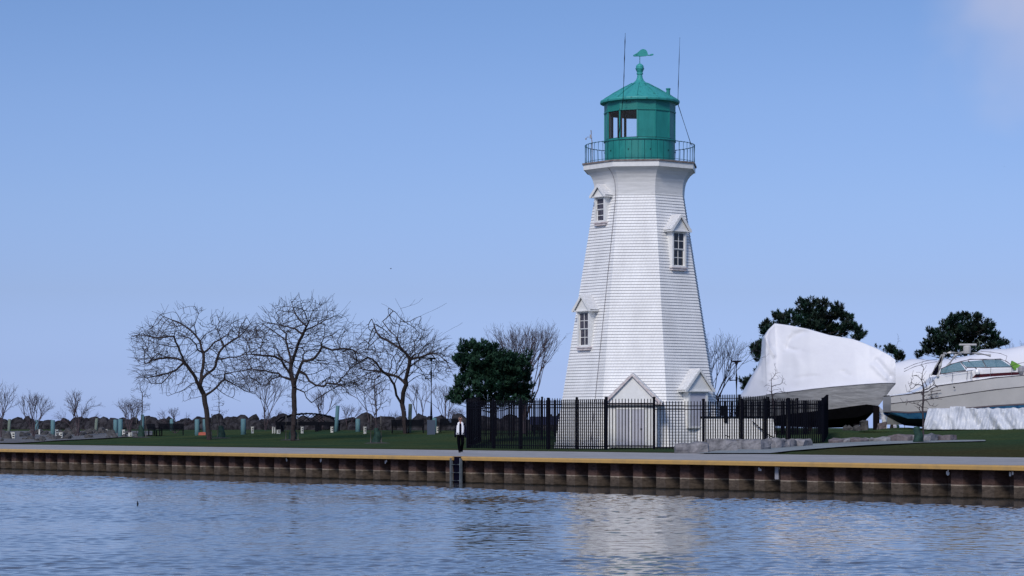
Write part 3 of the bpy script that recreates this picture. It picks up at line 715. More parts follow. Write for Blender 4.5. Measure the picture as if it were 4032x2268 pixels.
# ------------------------------------------------------------------ stone blocks
def rough_block(px0, px1, yb, yt, label, m, dep=.7, seed=0, group=None, name='stone_block'):
    A_ = gpx(px0, yb); B2 = gpx(px1, yb); s_ = FPX/((A_.y+B2.y)/2); h = (yb-yt)/s_
    dv = (B2-A_); L_ = dv.length; rz_ = math.atan2(dv.y, dv.x)
    c = A_.lerp(B2, .5); o = thing_mesh(name, c, L_-.03, dep, h, rz_, m, seed); tag(o, label, 'stone block', group); return o
def thing_mesh(name, c, L_, D_, H_, rz_, m, seed):
    random.seed(seed+77); b = MB()
    nx, ny, nz_ = 7, 4, 4; idx = {}
    for i in range(nx+1):
        for j in range(ny+1):
            for k in range(nz_+1):
                if 0 < i < nx and 0 < j < ny and 0 < k < nz_: continue
                p = Vector((i/nx-.5, j/ny-.5, k/nz_))
                q = Vector((p.x*L_, p.y*D_, p.z*H_))
                nn = noise.noise_vector(q*1.7+Vector((seed*3.1, 0, 0)))*.13 + noise.noise_vector(q*5+Vector((seed, 2, 0)))*.05
                e = sum((i in (0, nx), j in (0, ny), k in (0, nz_)))
                if e >= 2: q.x *= .97; q.y *= .94; q.z *= (.96 if k == nz_ else 1)
                if e == 3: q.x *= .97; q.y *= .94; q.z *= .95
                q += nn
                if k == 0: q.z = -.1
                idx[i, j, k] = len(b.v); b.v.append(q)
    def qd(a, b_, c_, d): b.f.append((idx[a], idx[b_], idx[c_], idx[d])); b.mi.append(0)
    for i in range(nx):
        for j in range(ny):
            qd((i,j,0),(i,j+1,0),(i+1,j+1,0),(i+1,j,0)); qd((i,j,nz_),(i+1,j,nz_),(i+1,j+1,nz_),(i,j+1,nz_))
        for k in range(nz_):
            qd((i,0,k),(i+1,0,k),(i+1,0,k+1),(i,0,k+1)); qd((i,ny,k),(i,ny,k+1),(i+1,ny,k+1),(i+1,ny,k))
    for j in range(ny):
        for k in range(nz_):
            qd((0,j,k),(0,j,k+1),(0,j+1,k+1),(0,j+1,k)); qd((nx,j,k),(nx,j+1,k),(nx,j+1,k+1),(nx,j,k+1))
    o = b.build(name, m); o.location = c; o.rotation_euler = (0,0,rz_); return o
gA = 'limestone blocks in front of the lighthouse fence'
for i, (a, c, yb, yt, lab) in enumerate((
    (2655, 2790, 1786, 1746, 'low grey stone block at the left end of the row before the fence'),
    (2780, 2898, 1781, 1731, 'tall grey stone block left of the dark gap in the fence-front row'),
    (2898, 3016, 1774, 1731, 'long pale stone block right of the dark gap in the fence-front row'),
    (3016, 3086, 1767, 1730, 'stone block third from the right end of the fence-front row'),
    (3086, 3126, 1763, 1731, 'small stone block second from the right end of the fence-front row'),
    (3126, 3178, 1760, 1731, 'rounded stone block at the right end of the row before the fence'))):
    rough_block(a, c, yb, yt, lab, M['paleblock'], 1.0, i, gA)
gB = 'brownish blocks edging the lawn beyond the path'
for i, (a, c, yb, yt, lab) in enumerate((
    (3280, 3318, 1745, 1729, 'pale block at the left end of the low row edging the path'),
    (3318, 3354, 1744, 1728, 'second block from the left in the low row edging the path'),
    (3354, 3408, 1743, 1727, 'brown block third from the left in the low row edging the path'),
    (3412, 3506, 1741, 1724, 'long block in the middle of the low row, just left of the taller stones'),
    (3508, 3590, 1740, 1717, 'taller brown block left of the sapling with the green bag'),
    (3590, 3684, 1739, 1714, 'taller block directly behind the sapling with the green bag'),
    (3684, 3757, 1737, 1711, 'dark grey block at the right end of the row edging the path'))):
    rough_block(a, c, yb, yt, lab, M['brownblock'] if i in (0, 2, 4, 6) else M['paleblock'], .8, 20+i, gB)

# ------------------------------------------------------------------ rubble breakwater
def rock_mesh(seed):
    random.seed(seed); me = bpy.data.meshes.new('boulder')
    import bmesh
    bm = bmesh.new(); bmesh.ops.create_icosphere(bm, subdivisions=2, radius=.6)
    cuts = [Vector((random.uniform(-1,1), random.uniform(-1,1), random.uniform(-1,1))).normalized() for _ in range(9)]
    ds = [random.uniform(.36,.52) for _ in cuts]
    for v in bm.verts:
        for n_, d_ in zip(cuts, ds):
            t = v.co.dot(n_)
            if t > d_: v.co -= n_*(t-d_)
        v.co += noise.noise_vector(v.co*3+Vector((seed,0,0)))*.06
    bm.to_mesh(me); bm.free(); me.materials.append(M['rock']); return me
rocks = [rock_mesh(i) for i in range(7)]
def place_rock(x, y, z, s, k, lab, grp, m=None):
    o = bpy.data.objects.new('boulder', rocks[k % 7]); col.objects.link(o)
    o.location = (x, y, z); o.scale = (s*random.uniform(.8,1.25), s*random.uniform(.8,1.2), s*random.uniform(.85,1.3)); o.rotation_euler = (random.uniform(-.5,.5), random.uniform(-.5,.5), random.uniform(0,6.3))
    if m: o.material_slots[0].link = 'OBJECT'; o.material_slots[0].material = m
    return tag(o, lab, 'boulder', grp)
random.seed(5)
nr_ = 0
for row, (v, z, sz) in enumerate(((55.6, 1.95, .9), (57.0, 2.28, 1.05))):
    u = -166
    while u < -62:
        s = sz*random.uniform(.85, 1.4); uu = u; jj = random.uniform(-.4, .4)
        x, y = XY(uu, v+jj)
        hump = .35*noise.noise(Vector((uu*.16, row*3, 0)))
        place_rock(x, y, z+hump*(1 if row else .3)+random.uniform(-.1,.12), s, nr_, 'dark angular boulder piled in the long rubble breakwater behind the park', 'boulders of the rubble breakwater'); nr_ += 1
        u += s*random.uniform(.72, .95)
b = MB(); us = [-180+2*i for i in range(65)]
b.grid([[(*XY(u, 55.8), 1.6) for u in us], [(*XY(u, 57.2), 2.1+.15*noise.noise(Vector((u,0,0)))) for u in us], [(*XY(u, 59.5), 2.0) for u in us], [(*XY(u, 64), -.5) for u in us]])
tag(b.build('breakwater_fill', M['rock']), 'dark packed stone core of the rubble breakwater', 'breakwater', kind='stuff')
# pale stones on the gravel at the far left
random.seed(11)
for i in range(46):
    px = random.uniform(-10, 540); pyb = random.uniform(1706, 1745 - max(0, px-60)*.045)
    if 560 < px: continue
    g = gpx(px, pyb); place_rock(g.x, g.y, g.z+.05, random.uniform(.3, .62), i, 'pale broken rock lying on the gravel at the far left', 'pale rocks on the gravel', M['rubble'])
for i, (px, py, s) in enumerate(((150,1712,1.2),(125,1708,1.0),(175,1716,1.1),(265,1706,1.0),(300,1710,1.3),(345,1712,1.2),(400,1706,1.2),(440,1712,.9),(90,1722,1.1),(30,1730,1.3),(15,1722,.9),(3330,1695,.6),(3345,1694,.6),(3375,1696,.8))):
    g = gpx(px, py); place_rock(g.x, g.y, g.z+.05, s*.7, i, 'pale broken rock lying on the gravel at the far left' if px < 600 else 'small pale rock lying on the grass under the wrapped boat', 'pale rocks on the gravel' if px < 600 else 'pale rocks under the wrapped boat', M['rubble'])

# ------------------------------------------------------------------ mooring posts, pedestals, benches, shelter
def mpost(px, yt, yb, w_=.33, m='teal', tilt=0, lab='', top=None):
    g = gpx(px, yb) if yb > 1690 else G(px, 196); s = FPX/g.y
    H = (HY-yt)/FPX*g.y + CH - g.z
    b = MB(); b.lathe([(w_/2, -.3), (w_/2*.98, H*.5), (w_/2*.96, H-.04), (w_/2*.8, H)], (0,0,0), 12)
    o = b.build('mooring_post', M[m], smooth=True); o.location = g; o.rotation_euler = (0, R(tilt), 0)
    return tag(o, lab, 'mooring post', 'mooring posts along the basin')
posts = [(35,1650,1702,.3,'greenpost',3,'mossy green-grey mooring post at the far left edge'),
 (145,1653,1708,.33,'teal',0,'blue mooring post left of the thin white pipe'),
 (208,1654,1718,.38,'teal',0,'teal mooring post left of the grey-white pedestal pair'),
 (377,1647,1703,.28,'greenpost',4,'thin tilted grey-green mooring post standing alone between shrubs'),
 (455,1652,1708,.38,'teal',0,'left one of the touching pair of thick blue mooring posts'),
 (474,1650,1722,.38,'teal',0,'right, taller one of the touching pair of thick blue mooring posts'),
 (561,1632,1700,.30,'teal',0,'tall slim teal post behind the leftmost staked sapling'),
 (677,1650,1695,.38,'teal',0,'blue mooring post behind the black bench'),
 (776,1651,1715,.38,'teal',0,'teal mooring post left of the orange barrier'),
 (805,1650,1712,.30,'teal',0,'teal mooring post half hidden behind the leftmost big tree'),
 (958,1649,1711,.40,'teal',0,'teal mooring post standing alone between the two left big trees'),
 (1323,1597,1699,.30,'teal',4,'very tall tilted pale mooring post at the right end of the shelter'),
 (1409,1649,1698,.36,'teal',0,'teal mooring post between the shelter and the middle sapling'),
 (1612,1590,1703,.28,'greenpost',2,'tall grey timber post just right of the forked big tree trunk'),
 (1710,1645,1704,.36,'teal',0,'teal mooring post beside the foot of the left lamp post')]
for p in posts: mpost(*p)
def pedestal(px, yt, yb, w_, lab, seed=0, m='pedestal'):
    g = gpx(px, yb) if yb > 1695 else G(px, 190); s = FPX/g.y; H = max(.3, (HY-yt)/FPX*g.y + CH - g.z); W = w_/s
    t = thing('service_pedestal', lab, 'service pedestal', g, 'white service pedestals')
    b = MB(); b.box(g.x-W/2, g.x+W/2, g.y-W/2, g.y+W/2, g.z-.05, g.z+H*.94); b.box(g.x-W/2-.02, g.x+W/2+.02, g.y-W/2-.02, g.y+W/2+.02, g.z+H*.94, g.z+H); b.build('housing', M[m], t)
    if w_ > 6:
        b = MB(); b.box(g.x-W*.1, g.x+W*.4, g.y-W/2-.02, g.y-W/2-.004, g.z+H*.62, g.z+H*.78); b.box(g.x-W*.1, g.x+W*.4, g.y-W/2-.02, g.y-W/2-.004, g.z+H*.32, g.z+H*.46); b.build('socket', M['dark'], t)
for q in ((52,1701,1729,15,'wide white pedestal at the far left, near the mossy post'),
 (155,1690,1714,5,'thin white pipe beside the blue post at far left'),
 (224,1691,1720,12,'tall grey-white pedestal right of the teal post at far left'),
 (240,1702,1727,14,'short white pedestal, right one of the pair at far left'),
 (418,1691,1704,12,'small white box on rocks left of the paired blue posts'),
 (487,1692,1722,10,'white pedestal touching the paired blue posts on their right'),
 (514,1703,1722,15,'squat white pedestal left of the leftmost green watering bag'),
 (994,1680,1707,10,'white pedestal right of the lone teal post between the big trees'),
 (1074,1680,1707,5,'left one of two thin white pipes left of the shelter'),
 (1082,1682,1707,4,'right one of two thin white pipes left of the shelter'),
 (1097,1696,1708,14,'low white box between the thin pipes and the second sapling'),
 (1190,1680,1706,10,'white pedestal under the shelter roof right of the second big tree'),
 (1307,1680,1703,10,'white pedestal beside the right shelter post'),
 (1437,1680,1707,11,'white pedestal left of the middle sapling stakes'),
 (1722,1680,1704,7,'white pedestal right of the teal post by the left lamp post'),
 (3483,1622,1690,18,'tall pale blue pump box between the wrapped boat and the cruiser')):
    pedestal(*q)
g = gpx(797, 1714)
b = MB(); b.prism([(-.3,0),(.28,0),(.26,.1),(.28,.13),(.25,.21),(.15,.25),(-.15,.23),(-.28,.2)], -.15, .15, Matrix.Translation(g)); tag(b.build('barrier', M['orange']), 'small orange plastic barrier at the foot of the leftmost big tree', 'barrier')

def bench(px, yb, rz_, lab, L_=1.75, back=True):
    g = gpx(px, yb); t = thing('park_bench', lab, 'bench', (0,0,0), 'black park benches')
    b = MB()
    for k in range(5): b.box(-L_/2, L_/2, -.25+k*.1, -.17+k*.1, .42, .46)
    b.build('seat', M['dark'], t)
    b = MB(); Mb = Matrix.Translation((0,.27,.46)) @ Matrix.Rotation(R(-14), 4, 'X')
    for k in range(6): b.box(-L_/2, L_/2, 0, .04, .04+k*.085, .105+k*.085, Mb)
    b.build('backrest', M['dark'], t)
    for sx in (-1, 1):
        b = MB(); b.box(sx*L_*.46-.03, sx*L_*.46+.03, -.26, .3, 0, .05); b.box(sx*L_*.46-.03, sx*L_*.46+.03, .2, .3, 0, .46); b.box(sx*L_*.46-.03, sx*L_*.46+.03, -.26, -.18, 0, .62); b.box(sx*L_*.46-.03, sx*L_*.46+.03, -.26, .3, .6, .66)
        b.build('end_frame', M['dark'], t)
    t.location = g; t.rotation_euler = (0,0,rz_); return t
bench(675, 1716, R(185), 'black bench seen from behind, right one of the pair near the leftmost big tree', 2.0)
bench(612, 1717, R(120), 'black bench turned sideways, left one of the pair near the leftmost big tree')
bench(1577, 1706, R(180), 'black bench just left of the forked big tree trunk', 1.3)
bench(1634, 1706, R(180), 'black bench just right of the forked big tree trunk', 1.3)
bench(1771, 1702, R(180), 'black bench left of the walking person', 1.4)
bench(2140, 1700, R(170), 'black bench behind the fence left of the lighthouse', 1.6)
# picnic shelter frame
Yp = 188; sh = thing('picnic_shelter', 'dark open-sided shelter with a trussed roof frame behind the second big tree', 'shelter', G(1210, Yp))
zg = gz(*P(1210,1700,Yp)[:2]); xa, xb = (1085-CX)/FPX*Yp, (1328-CX)/FPX*Yp; zb1 = CH+(HY-1662)/FPX*Yp; zc1 = CH+(HY-1628)/FPX*Yp
for fx in (xa+.2, (xa+xb)/2+.8, xb-.15):
    for fy in (Yp, Yp+3.2):
        b = MB(); b.box(fx-.13, fx+.13, fy-.13, fy+.13, zg-.1, zb1); b.build('post', M['dark'], sh)
b = MB()
for fy in (Yp, Yp+3.2): b.box(xa, xb, fy-.08, fy+.08, zb1-.26, zb1+.02)
for fx in (xa, xb-.12): b.box(fx, fx+.12, Yp, Yp+3.2, zb1-.14, zb1+.0)
b.build('beam', M['dark'], sh)
b = MB(); cxm = (1210-CX)/FPX*Yp
for fy in (Yp, Yp+3.2):
    arc = [(xa+(xb-xa)*k/12, (zb1 + (zc1-zb1)*math.sin(math.pi*k/12)**.55)) for k in range(13)]
    b.tube([(x, fy, z) for x, z in arc], .08, 5)
    for k in (3, 5, 7): b.tube([(arc[k][0], fy, zb1), (arc[k+2][0], fy, arc[k+2][1])], .03, 4); b.tube([(arc[k+2][0], fy, zb1), (arc[k][0], fy, arc[k][1])], .03, 4)
for k in (4, 6, 8): x = xa+(xb-xa)*k/12; z = zb1 + (zc1-zb1)*math.sin(math.pi*k/12)**.55; b.tube([(x, Yp, z), (x, Yp+3.2, z)], .04, 4)
b.build('roof_truss', M['dark'], sh)
# dark blue board behind fence
g = G(2150, 165); t = thing('notice_board', 'dark blue notice board behind the fence left of the lighthouse', 'notice board', g)
b = MB(); b.box(g.x-1.1, g.x+1.0, g.y-.05, g.y+.05, 2.30, 2.85); b.build('board', M['bluebin'], t)
for s_ in (-.8, .8):
    b = MB(); b.box(g.x+s_-.05, g.x+s_+.05, g.y-.04, g.y+.04, g.z-.1, 2.3); b.build('leg', M['dark'], t)

# lamp posts
def lamp(px, Y, ytop, yarm, lab, base=False):
    g = G(px, Y); s = FPX/Y; zt_ = CH+(HY-ytop)/s; t = thing('lamp_post', lab, 'lamp post', g, 'dark lamp posts')
    b = MB(); b.tube([(g.x, g.y, g.z-.1), (g.x, g.y, g.z+1.3), (g.x, g.y, g.z+1.32), (g.x, g.y, zt_-1.0), (g.x, g.y, zt_-.98), (g.x, g.y, zt_-.2)], [.11,.11,.085,.075,.055,.05], 10); b.build('pole', M['dark'], t)
    b = MB(); b.lathe([(.05,-.25),(.09,-.2),(.10,-.12),(.30,-.06),(.34,-.02),(.20,0)], (g.x, g.y, zt_), 16); b.build('lamp_head', M['dark'], t)
    za = CH+(HY-yarm)/s
    b = MB(); b.tube([(g.x, g.y, za), (g.x-.42, g.y, za), (g.x-.42, g.y, za+.08), (g.x-.28, g.y, za+.12), (g.x-.12, g.y, za+.35), (g.x, g.y, za+.7)], [.045,.06,.05,.03,.025,.02], 6); b.build('bracket', M['dark'], t)
    if base:
        b = MB(); b.box(g.x-.28, g.x+.28, g.y-.25, g.y+.25, g.z-.05, g.z+1.0); b.build('base_cabinet', M['bluegrey'], t)
lamp(1698, 172, 1408, 1491, 'tall dark lamp post seen through the twigs of the forked tree', True)
lamp(2900, 150, 1420, 1497, 'dark lamp post between the lighthouse and the wrapped boat')

# ------------------------------------------------------------------ trees
def seg_mesh(b, nodes, parent, rad, n=4):
    for i, p in enumerate(parent):
        if p < 0: continue
        a, c = nodes[p], nodes[i]; d = c-a
        if d.length < 1e-5: continue
        x = d.orthogonal().normalized(); y = d.normalized().cross(x)
        r0 = min(rad[p], rad[i]*1.35); r1 = rad[i]; nn = n if r1 > .02 else 3
        o = len(b.v)
        for (q, r) in ((a, r0), (c, r1)):
            for j in range(nn):
                t = 2*math.pi*j/nn; b.v.append(q+(x*math.cos(t)+y*math.sin(t))*r)
        for j in range(nn): b.f.append((o+j, o+(j+1) % nn, o+nn+(j+1) % nn, o+nn+j)); b.mi.append(0)
def colonize(nodes, parent, attr, step, infl, kill, iters, jit, seed):
    random.seed(seed); attr = list(attr); cc = {}
    for it in range(iters):
        kd = KDTree(len(nodes))
        for i, q in enumerate(nodes): kd.insert(q, i)
        kd.balance(); acc = {}; keep = []
        for a in attr:
            q, i, d = kd.find(a)
            if d < kill: continue
            keep.append(a)
            if d < infl: acc.setdefault(i, []).append((a-q).normalized())
        attr = keep
        if not acc: break
        for i, ds in acc.items():
            if cc.get(i, 0) >= 2: continue
            cc[i] = cc.get(i, 0)+1
            v = sum(ds, Vector((0,0,0)))
            if v.length < .05: v = ds[0]
            v = v.normalized()
            pd = (nodes[i]-nodes[parent[i]]).normalized() if parent[i] >= 0 else Vector((0,0,1))
            v = (v*.75 + pd*.35 + Vector((random.uniform(-jit,jit), random.uniform(-jit,jit), random.uniform(-jit,jit)))).normalized()
            nodes.append(nodes[i]+v*step); parent.append(i)
    return nodes, parent
def radii(nodes, parent, rtip, e, rmax):
    n = len(nodes); w = [0.0]*n; ch = [0]*n
    for p in parent:
        if p >= 0: ch[p] += 1
    for i in range(n-1, -1, -1):
        if ch[i] == 0: w[i] = 1
        if parent[i] >= 0: w[parent[i]] += w[i]
    return [min(rmax, rtip*max(1, q)**(1/e)) for q in w]
def topo(nodes, parent):
    # order so that parents precede children
    kids = {}
    for i, p in enumerate(parent): kids.setdefault(p, []).append(i)
    order = []; st = list(kids.get(-1, []))
    while st:
        i = st.pop(); order.append(i); st += kids.get(i, [])
    mp = {o: k for k, o in enumerate(order)}
    return [nodes[o] for o in order], [mp.get(parent[o], -1) for o in order]
def limb_tree(name, label, chains, ox, oy, sc_, Y, base, hull, natt, rtip, rmax, seed, group, thick=3.6):
    """chains: first is the trunk; pixel coordinates of a crop at (ox,oy) with scale sc_"""
    random.seed(seed)
    g = gpx(*base); Y = g.y; nodes = []; parent = []
    def W(p, d): return P(ox+p[0]/sc_, oy+p[1]/sc_, Y+d)
    dep = {}
    for ci, chn in enumerate(chains):
        pts2 = [Vector(q) for q in chn]
        if ci == 0:
            nodes.append(g + Vector((0,0,-.15))); parent.append(-1); prev = 0; d0 = 0; dd = 0
            start = 0
        else:
            w0 = W(chn[0], 0)
            prev = min(range(len(nodes)), key=lambda i: (nodes[i].x*Y/nodes[i].y-w0.x)**2 + (nodes[i].z-w0.z)**2)
            d0 = nodes[prev].y-Y; dd = random.choice((-1, 1))*random.uniform(.25, .75); start = 1
        run_ = 0
        for k in range(start, len(chn)):
            if k: run_ += (pts2[k]-pts2[k-1]).length/sc_/(FPX/Y)
            q = W(chn[k], d0+dd*run_)
            a = nodes[prev]; L_ = (q-a).length; m_ = max(1, int(L_/.33))
            for j in range(1, m_+1):
                t = j/m_; w_ = a.lerp(q, t) + (Vector((random.uniform(-.04,.04), random.uniform(-.04,.04), random.uniform(-.04,.04))) if j < m_ else Vector((0,0,0)))
                nodes.append(w_); parent.append(prev); prev = len(nodes)-1
    attr = []
    s = FPX/Y
    while len(attr) < natt:
        e = random.choice(hull)
        for _ in range(50):
            a_, b_, c_ = random.uniform(-1,1), random.uniform(-1,1), random.uniform(-1,1)
            if a_*a_+b_*b_+c_*c_ < 1: break
        px, py = e[0]+a_*e[2], e[1]+b_*e[3]
        attr.append(P(px, py, Y+c_*thick))
    nb_ = len(nodes)
    colonize(nodes, parent, attr, .22, 2.0, .29, 60, .17, seed)
    # tip twigs
    ch = set(parent); n0 = len(nodes); cc_ = P(hull[0][0], hull[0][1]+60, Y)
    for i in range(nb_, n0):
        if random.random() < (.75 if i not in ch else .28):
            pd = (nodes[i]-nodes[parent[i]]).normalized()
            for _ in range(1 if i in ch else 2):
                ow = (nodes[i]-cc_).normalized()
                v = (pd*.5+ow*.7+Vector((random.uniform(-1,1), random.uniform(-1,1), random.uniform(-.5,.8)))*.5).normalized()
                nodes.append(nodes[i]+v*random.uniform(.25,.75)); parent.append(i)
    nodes, parent = topo(nodes, parent); rd = radii(nodes, parent, rtip, 2.45, rmax)
    t = thing(name, label, 'tree', g, group)
    thick_b = MB(); fine = MB()
    big = [r > .045 for r in rd]
    pb_ = [p if big[i] else -1 for i, p in enumerate(parent)]; pf = [-1 if big[i] else p for i, p in enumerate(parent)]
    seg_mesh(thick_b, nodes, pb_, rd, 7); seg_mesh(fine, nodes, pf, rd, 4)
    thick_b.build('trunk', M['bark'], t, smooth=True); fine.build('crown', M['bark'], t)
    return t
gT = 'three big bare trees on the lawn'
T1 = [[(900,1480),(885,1330),(875,1230),(855,1110),(850,1090)],
 [(850,1090),(810,1010),(770,930),(720,860),(665,790),(650,740),(625,690),(610,640),(580,590),(568,540),(600,450),(625,410),(700,330)],
 [(665,790),(600,755),(500,745),(400,760),(300,800)], [(610,655),(540,640),(430,620),(330,580),(200,540)], [(568,545),(480,550),(380,555),(250,530),(160,545)],
 [(820,1010),(830,950),(828,900),(845,830),(850,760),(848,700),(830,660),(815,590),(780,540),(720,480),(650,430),(560,390),(440,340)],
 [(848,700),(790,670),(780,620),(720,560),(640,540)], [(850,700),(900,660),(950,600),(1010,570),(1080,520),(1130,450)], [(815,590),(860,530),(900,500),(960,470),(1000,400)],
 [(835,950),(880,900),(940,860),(965,820),(975,760),(1000,690),(1040,640),(1100,600),(1180,550),(1240,500),(1290,430),(1340,400)],
 [(1040,640),(1010,560),(980,480),(1000,400),(960,290)], [(1000,740),(1100,740),(1160,740),(1240,700),(1330,690)],
 [(865,1100),(920,1070),(970,1030),(1010,980),(1050,950),(1050,900),(1065,850)], [(1050,955),(1120,990),(1180,1020),(1240,1060),(1330,1090)], [(1060,880),(1140,880),(1250,860),(1350,840)],
 [(990,1080),(1080,1110),(1200,1160)], [(840,1120),(730,1130),(670,1160)], [(780,1000),(700,1020),(620,1070),(510,1110)], [(660,830),(590,860),(480,900),(310,940)], [(560,920),(450,990),(350,990)],
 [(650,430),(600,330),(560,270)], [(1180,550),(1190,470),(1260,360)], [(780,540),(760,440),(800,330),(770,260)]]
limb_tree('bare_tree', 'leftmost big bare tree with a leaning trunk and wide spreading crown', T1, 450, 1100, 2.415, 177, (823,1732),
  [(765,1310,230,105),(760,1370,240,110),(660,1340,150,85),(880,1340,140,95),(770,1480,180,75),(650,1450,130,60),(910,1450,120,60),(600,1325,90,30),(600,1395,90,35),(930,1300,90,50),(610,1480,80,35),(930,1500,90,40)], 3200, .0084, .19, 1, gT)
T2 = [[(735,2190),(755,1700),(757,1440)],
 [(757,1440),(750,1400),(710,1250),(710,1100),(700,1000),(665,880),(635,760),(560,700),(470,640),(370,570),(270,500),(150,430)],
 [(635,760),(640,660),(560,600),(470,440),(380,350),(310,260)], [(700,1100),(600,1040),(530,960),(500,880),(480,810)],
 [(690,1220),(620,1130),(570,1040),(470,990),(330,980),(150,960),(20,970)], [(700,1310),(580,1280),(530,1230),(400,1210),(330,1190),(150,1170),(20,1200)],
 [(700,1330),(560,1270),(440,1310),(350,1400)], [(715,1110),(740,1040),(790,880),(830,760),(880,680),(930,560),(960,510),(920,400),(870,300),(840,200)],
 [(930,620),(1040,560),(1180,480),(1290,440),(1400,380),(1480,300),(1560,200)], [(840,670),(760,590),(650,560),(520,540)], [(860,570),(820,460),(770,380),(720,220)],
 [(770,1380),(820,1200),(850,1110),(880,1060),(960,1050),(1040,1020),(1110,930),(1150,850),(1140,810),(1180,720),(1190,600),(1190,540),(1150,400),(1210,300),(1190,150)],
 [(1190,740),(1290,690),(1390,610),(1480,550),(1570,500),(1640,370)], [(870,1070),(880,970),(910,930),(870,870),(820,860)], [(910,930),(1000,900),(1100,850)],
 [(830,1240),(920,1250),(970,1340),(1060,1400),(1180,1420),(1220,1370),(1350,1380),(1480,1430)], [(1150,880),(1290,900),(1450,880),(1600,900)],
 [(960,510),(1000,380),(1060,260),(1050,180)], [(1210,300),(1300,200),(1310,120)], [(850,1420),(900,1500),(930,1580),(1000,1650)]]
limb_tree('bare_tree', 'middle big bare tree with an upright trunk and rounded dense crown', T2, 950, 1130, 3.622, 177, (1153,1736),
  [(1190,1310,210,130),(1120,1350,190,100),(1270,1330,150,120),(1190,1240,150,75),(1190,1450,190,80),(1040,1420,110,50),(1350,1420,100,60),(1030,1330,80,60),(1030,1490,80,40),(1340,1510,90,40)], 3900, .0084, .175, 2, gT)
T3 = [[(952,1400),(940,1250),(925,1185)],
 [(925,1190),(870,1100),(850,1000),(800,920),(740,870),(680,790),(600,740),(500,700),(420,660),(360,670),(250,650)],
 [(420,660),(430,590),(400,480)], [(430,655),(500,600),(540,530),(530,420)], [(750,885),(680,880),(600,885),(570,950),(545,1050)], [(850,1000),(880,930),(870,860)],
 [(925,1180),(935,1080),(965,1000),(960,950),(985,850),(1000,760),(950,690),(900,630),(880,560),(890,500),(910,400),(930,320),(860,180)],
 [(945,990),(890,930),(800,900),(740,880)], [(930,310),(1000,250),(1050,190)], [(950,690),(880,640),(800,590),(720,550),(680,500),(640,380)],
 [(1000,760),(1050,710),(1130,690),(1200,620),(1290,540),(1380,480),(1500,410)], [(1010,770),(1100,740),(1190,700),(1280,720),(1350,790),(1430,950)],
 [(910,400),(1000,400),(1100,350),(1230,290),(1350,225)], [(1000,330),(1080,220),(1120,180)], [(1200,740),(1280,800),(1370,850),(1450,970)],
 [(680,790),(620,840),(480,860),(400,940)], [(600,740),(520,790),(430,850),(330,980)], [(1050,710),(1040,600),(1120,480),(1200,350)], [(880,560),(800,480),(740,400),(840,300),(730,230)]]
limb_tree('bare_tree', 'right big bare tree with a low forked trunk, left of the pine', T3, 1200, 1100, 2.415, 177, (1597,1706),
  [(1600,1370,190,90),(1560,1340,160,90),(1650,1400,150,90),(1700,1440,90,70),(1480,1440,140,80),(1440,1480,80,70),(1420,1400,80,60),(1640,1370,120,60),(1640,1390,110,45),(1650,1380,80,40)], 3900, .0084, .18, 3, gT)

def shrub_tree(name, label, px, Y, ytop, wpx, stems, natt, seed, group, m='bark2', rtip=.008, base=None, shape='round', rmax=.09, yb=None):
    random.seed(seed); g = gpx(px, yb) if yb else G(px, Y); Y = g.y; s = FPX/Y
    H = CH+(HY-ytop)/s-g.z; Wd = wpx/s
    nodes = [g+Vector((0,0,-.1))]; parent = [-1]
    for k in range(stems):
        a = random.uniform(0, 6.28); lean = random.uniform(.1, .5) if stems > 1 else .04; prev = 0; p = nodes[0].copy()
        d = Vector((math.cos(a)*lean*(1 if shape != 'vase' else 1.3), math.sin(a)*lean, 1)).normalized(); n_ = int(H*random.uniform(.55, .9)/.3) if shape != 'round' else int(H*random.uniform(.4,.75)/.3)
        for j in range(max(2, n_)):
            p = p + d*.3 + Vector((random.uniform(-.05,.05), random.uniform(-.05,.05), 0)); nodes.append(p.copy()); parent.append(prev); prev = len(nodes)-1
    attr = []
    while len(attr) < natt:
        a_, b_, c_ = random.uniform(-1,1), random.uniform(-1,1), random.uniform(-1,1)
        if a_*a_+b_*b_+c_*c_ > 1: continue
        if shape == 'vase':
            h = (c_+1)/2; wv_ = .25+.85*h; attr.append(g+Vector((a_*Wd/2*wv_, b_*Wd/2.4*wv_, H*(.12+.9*h))))
        elif shape == 'spire':
            h = (c_+1)/2; wv_ = 1.15-.95*h; attr.append(g+Vector((a_*Wd/2*wv_, b_*Wd/2*wv_, H*(.3+.68*h))))
        else: attr.append(g+Vector((a_*Wd/2, b_*Wd/2.4, H*(.55+.47*c_))))
    colonize(nodes, parent, attr, .17, 1.8, .24, 45, .28, seed)
    n0 = len(nodes)
    for i in range(n0):
        if random.random() < .35:
            v = Vector((random.uniform(-.6,.6), random.uniform(-.6,.6), random.uniform(0,1))).normalized(); nodes.append(nodes[i]+v*random.uniform(.12,.3)); parent.append(i)
    nodes, parent = topo(nodes, parent); rd = radii(nodes, parent, rtip, 2.2, rmax)
    t = thing(name, label, 'tree' if name != 'bare_shrub' else 'shrub', g, group)
    big = [r > .03 for r in rd]; tb, fb = MB(), MB()
    seg_mesh(tb, nodes, [p if big[i] else -1 for i, p in enumerate(parent)], rd, 6); seg_mesh(fb, nodes, [-1 if big[i] else p for i, p in enumerate(parent)], rd, 3)
    if tb.f: tb.build('trunk', M[m], t)
    fb.build('crown', M[m], t)
    return t
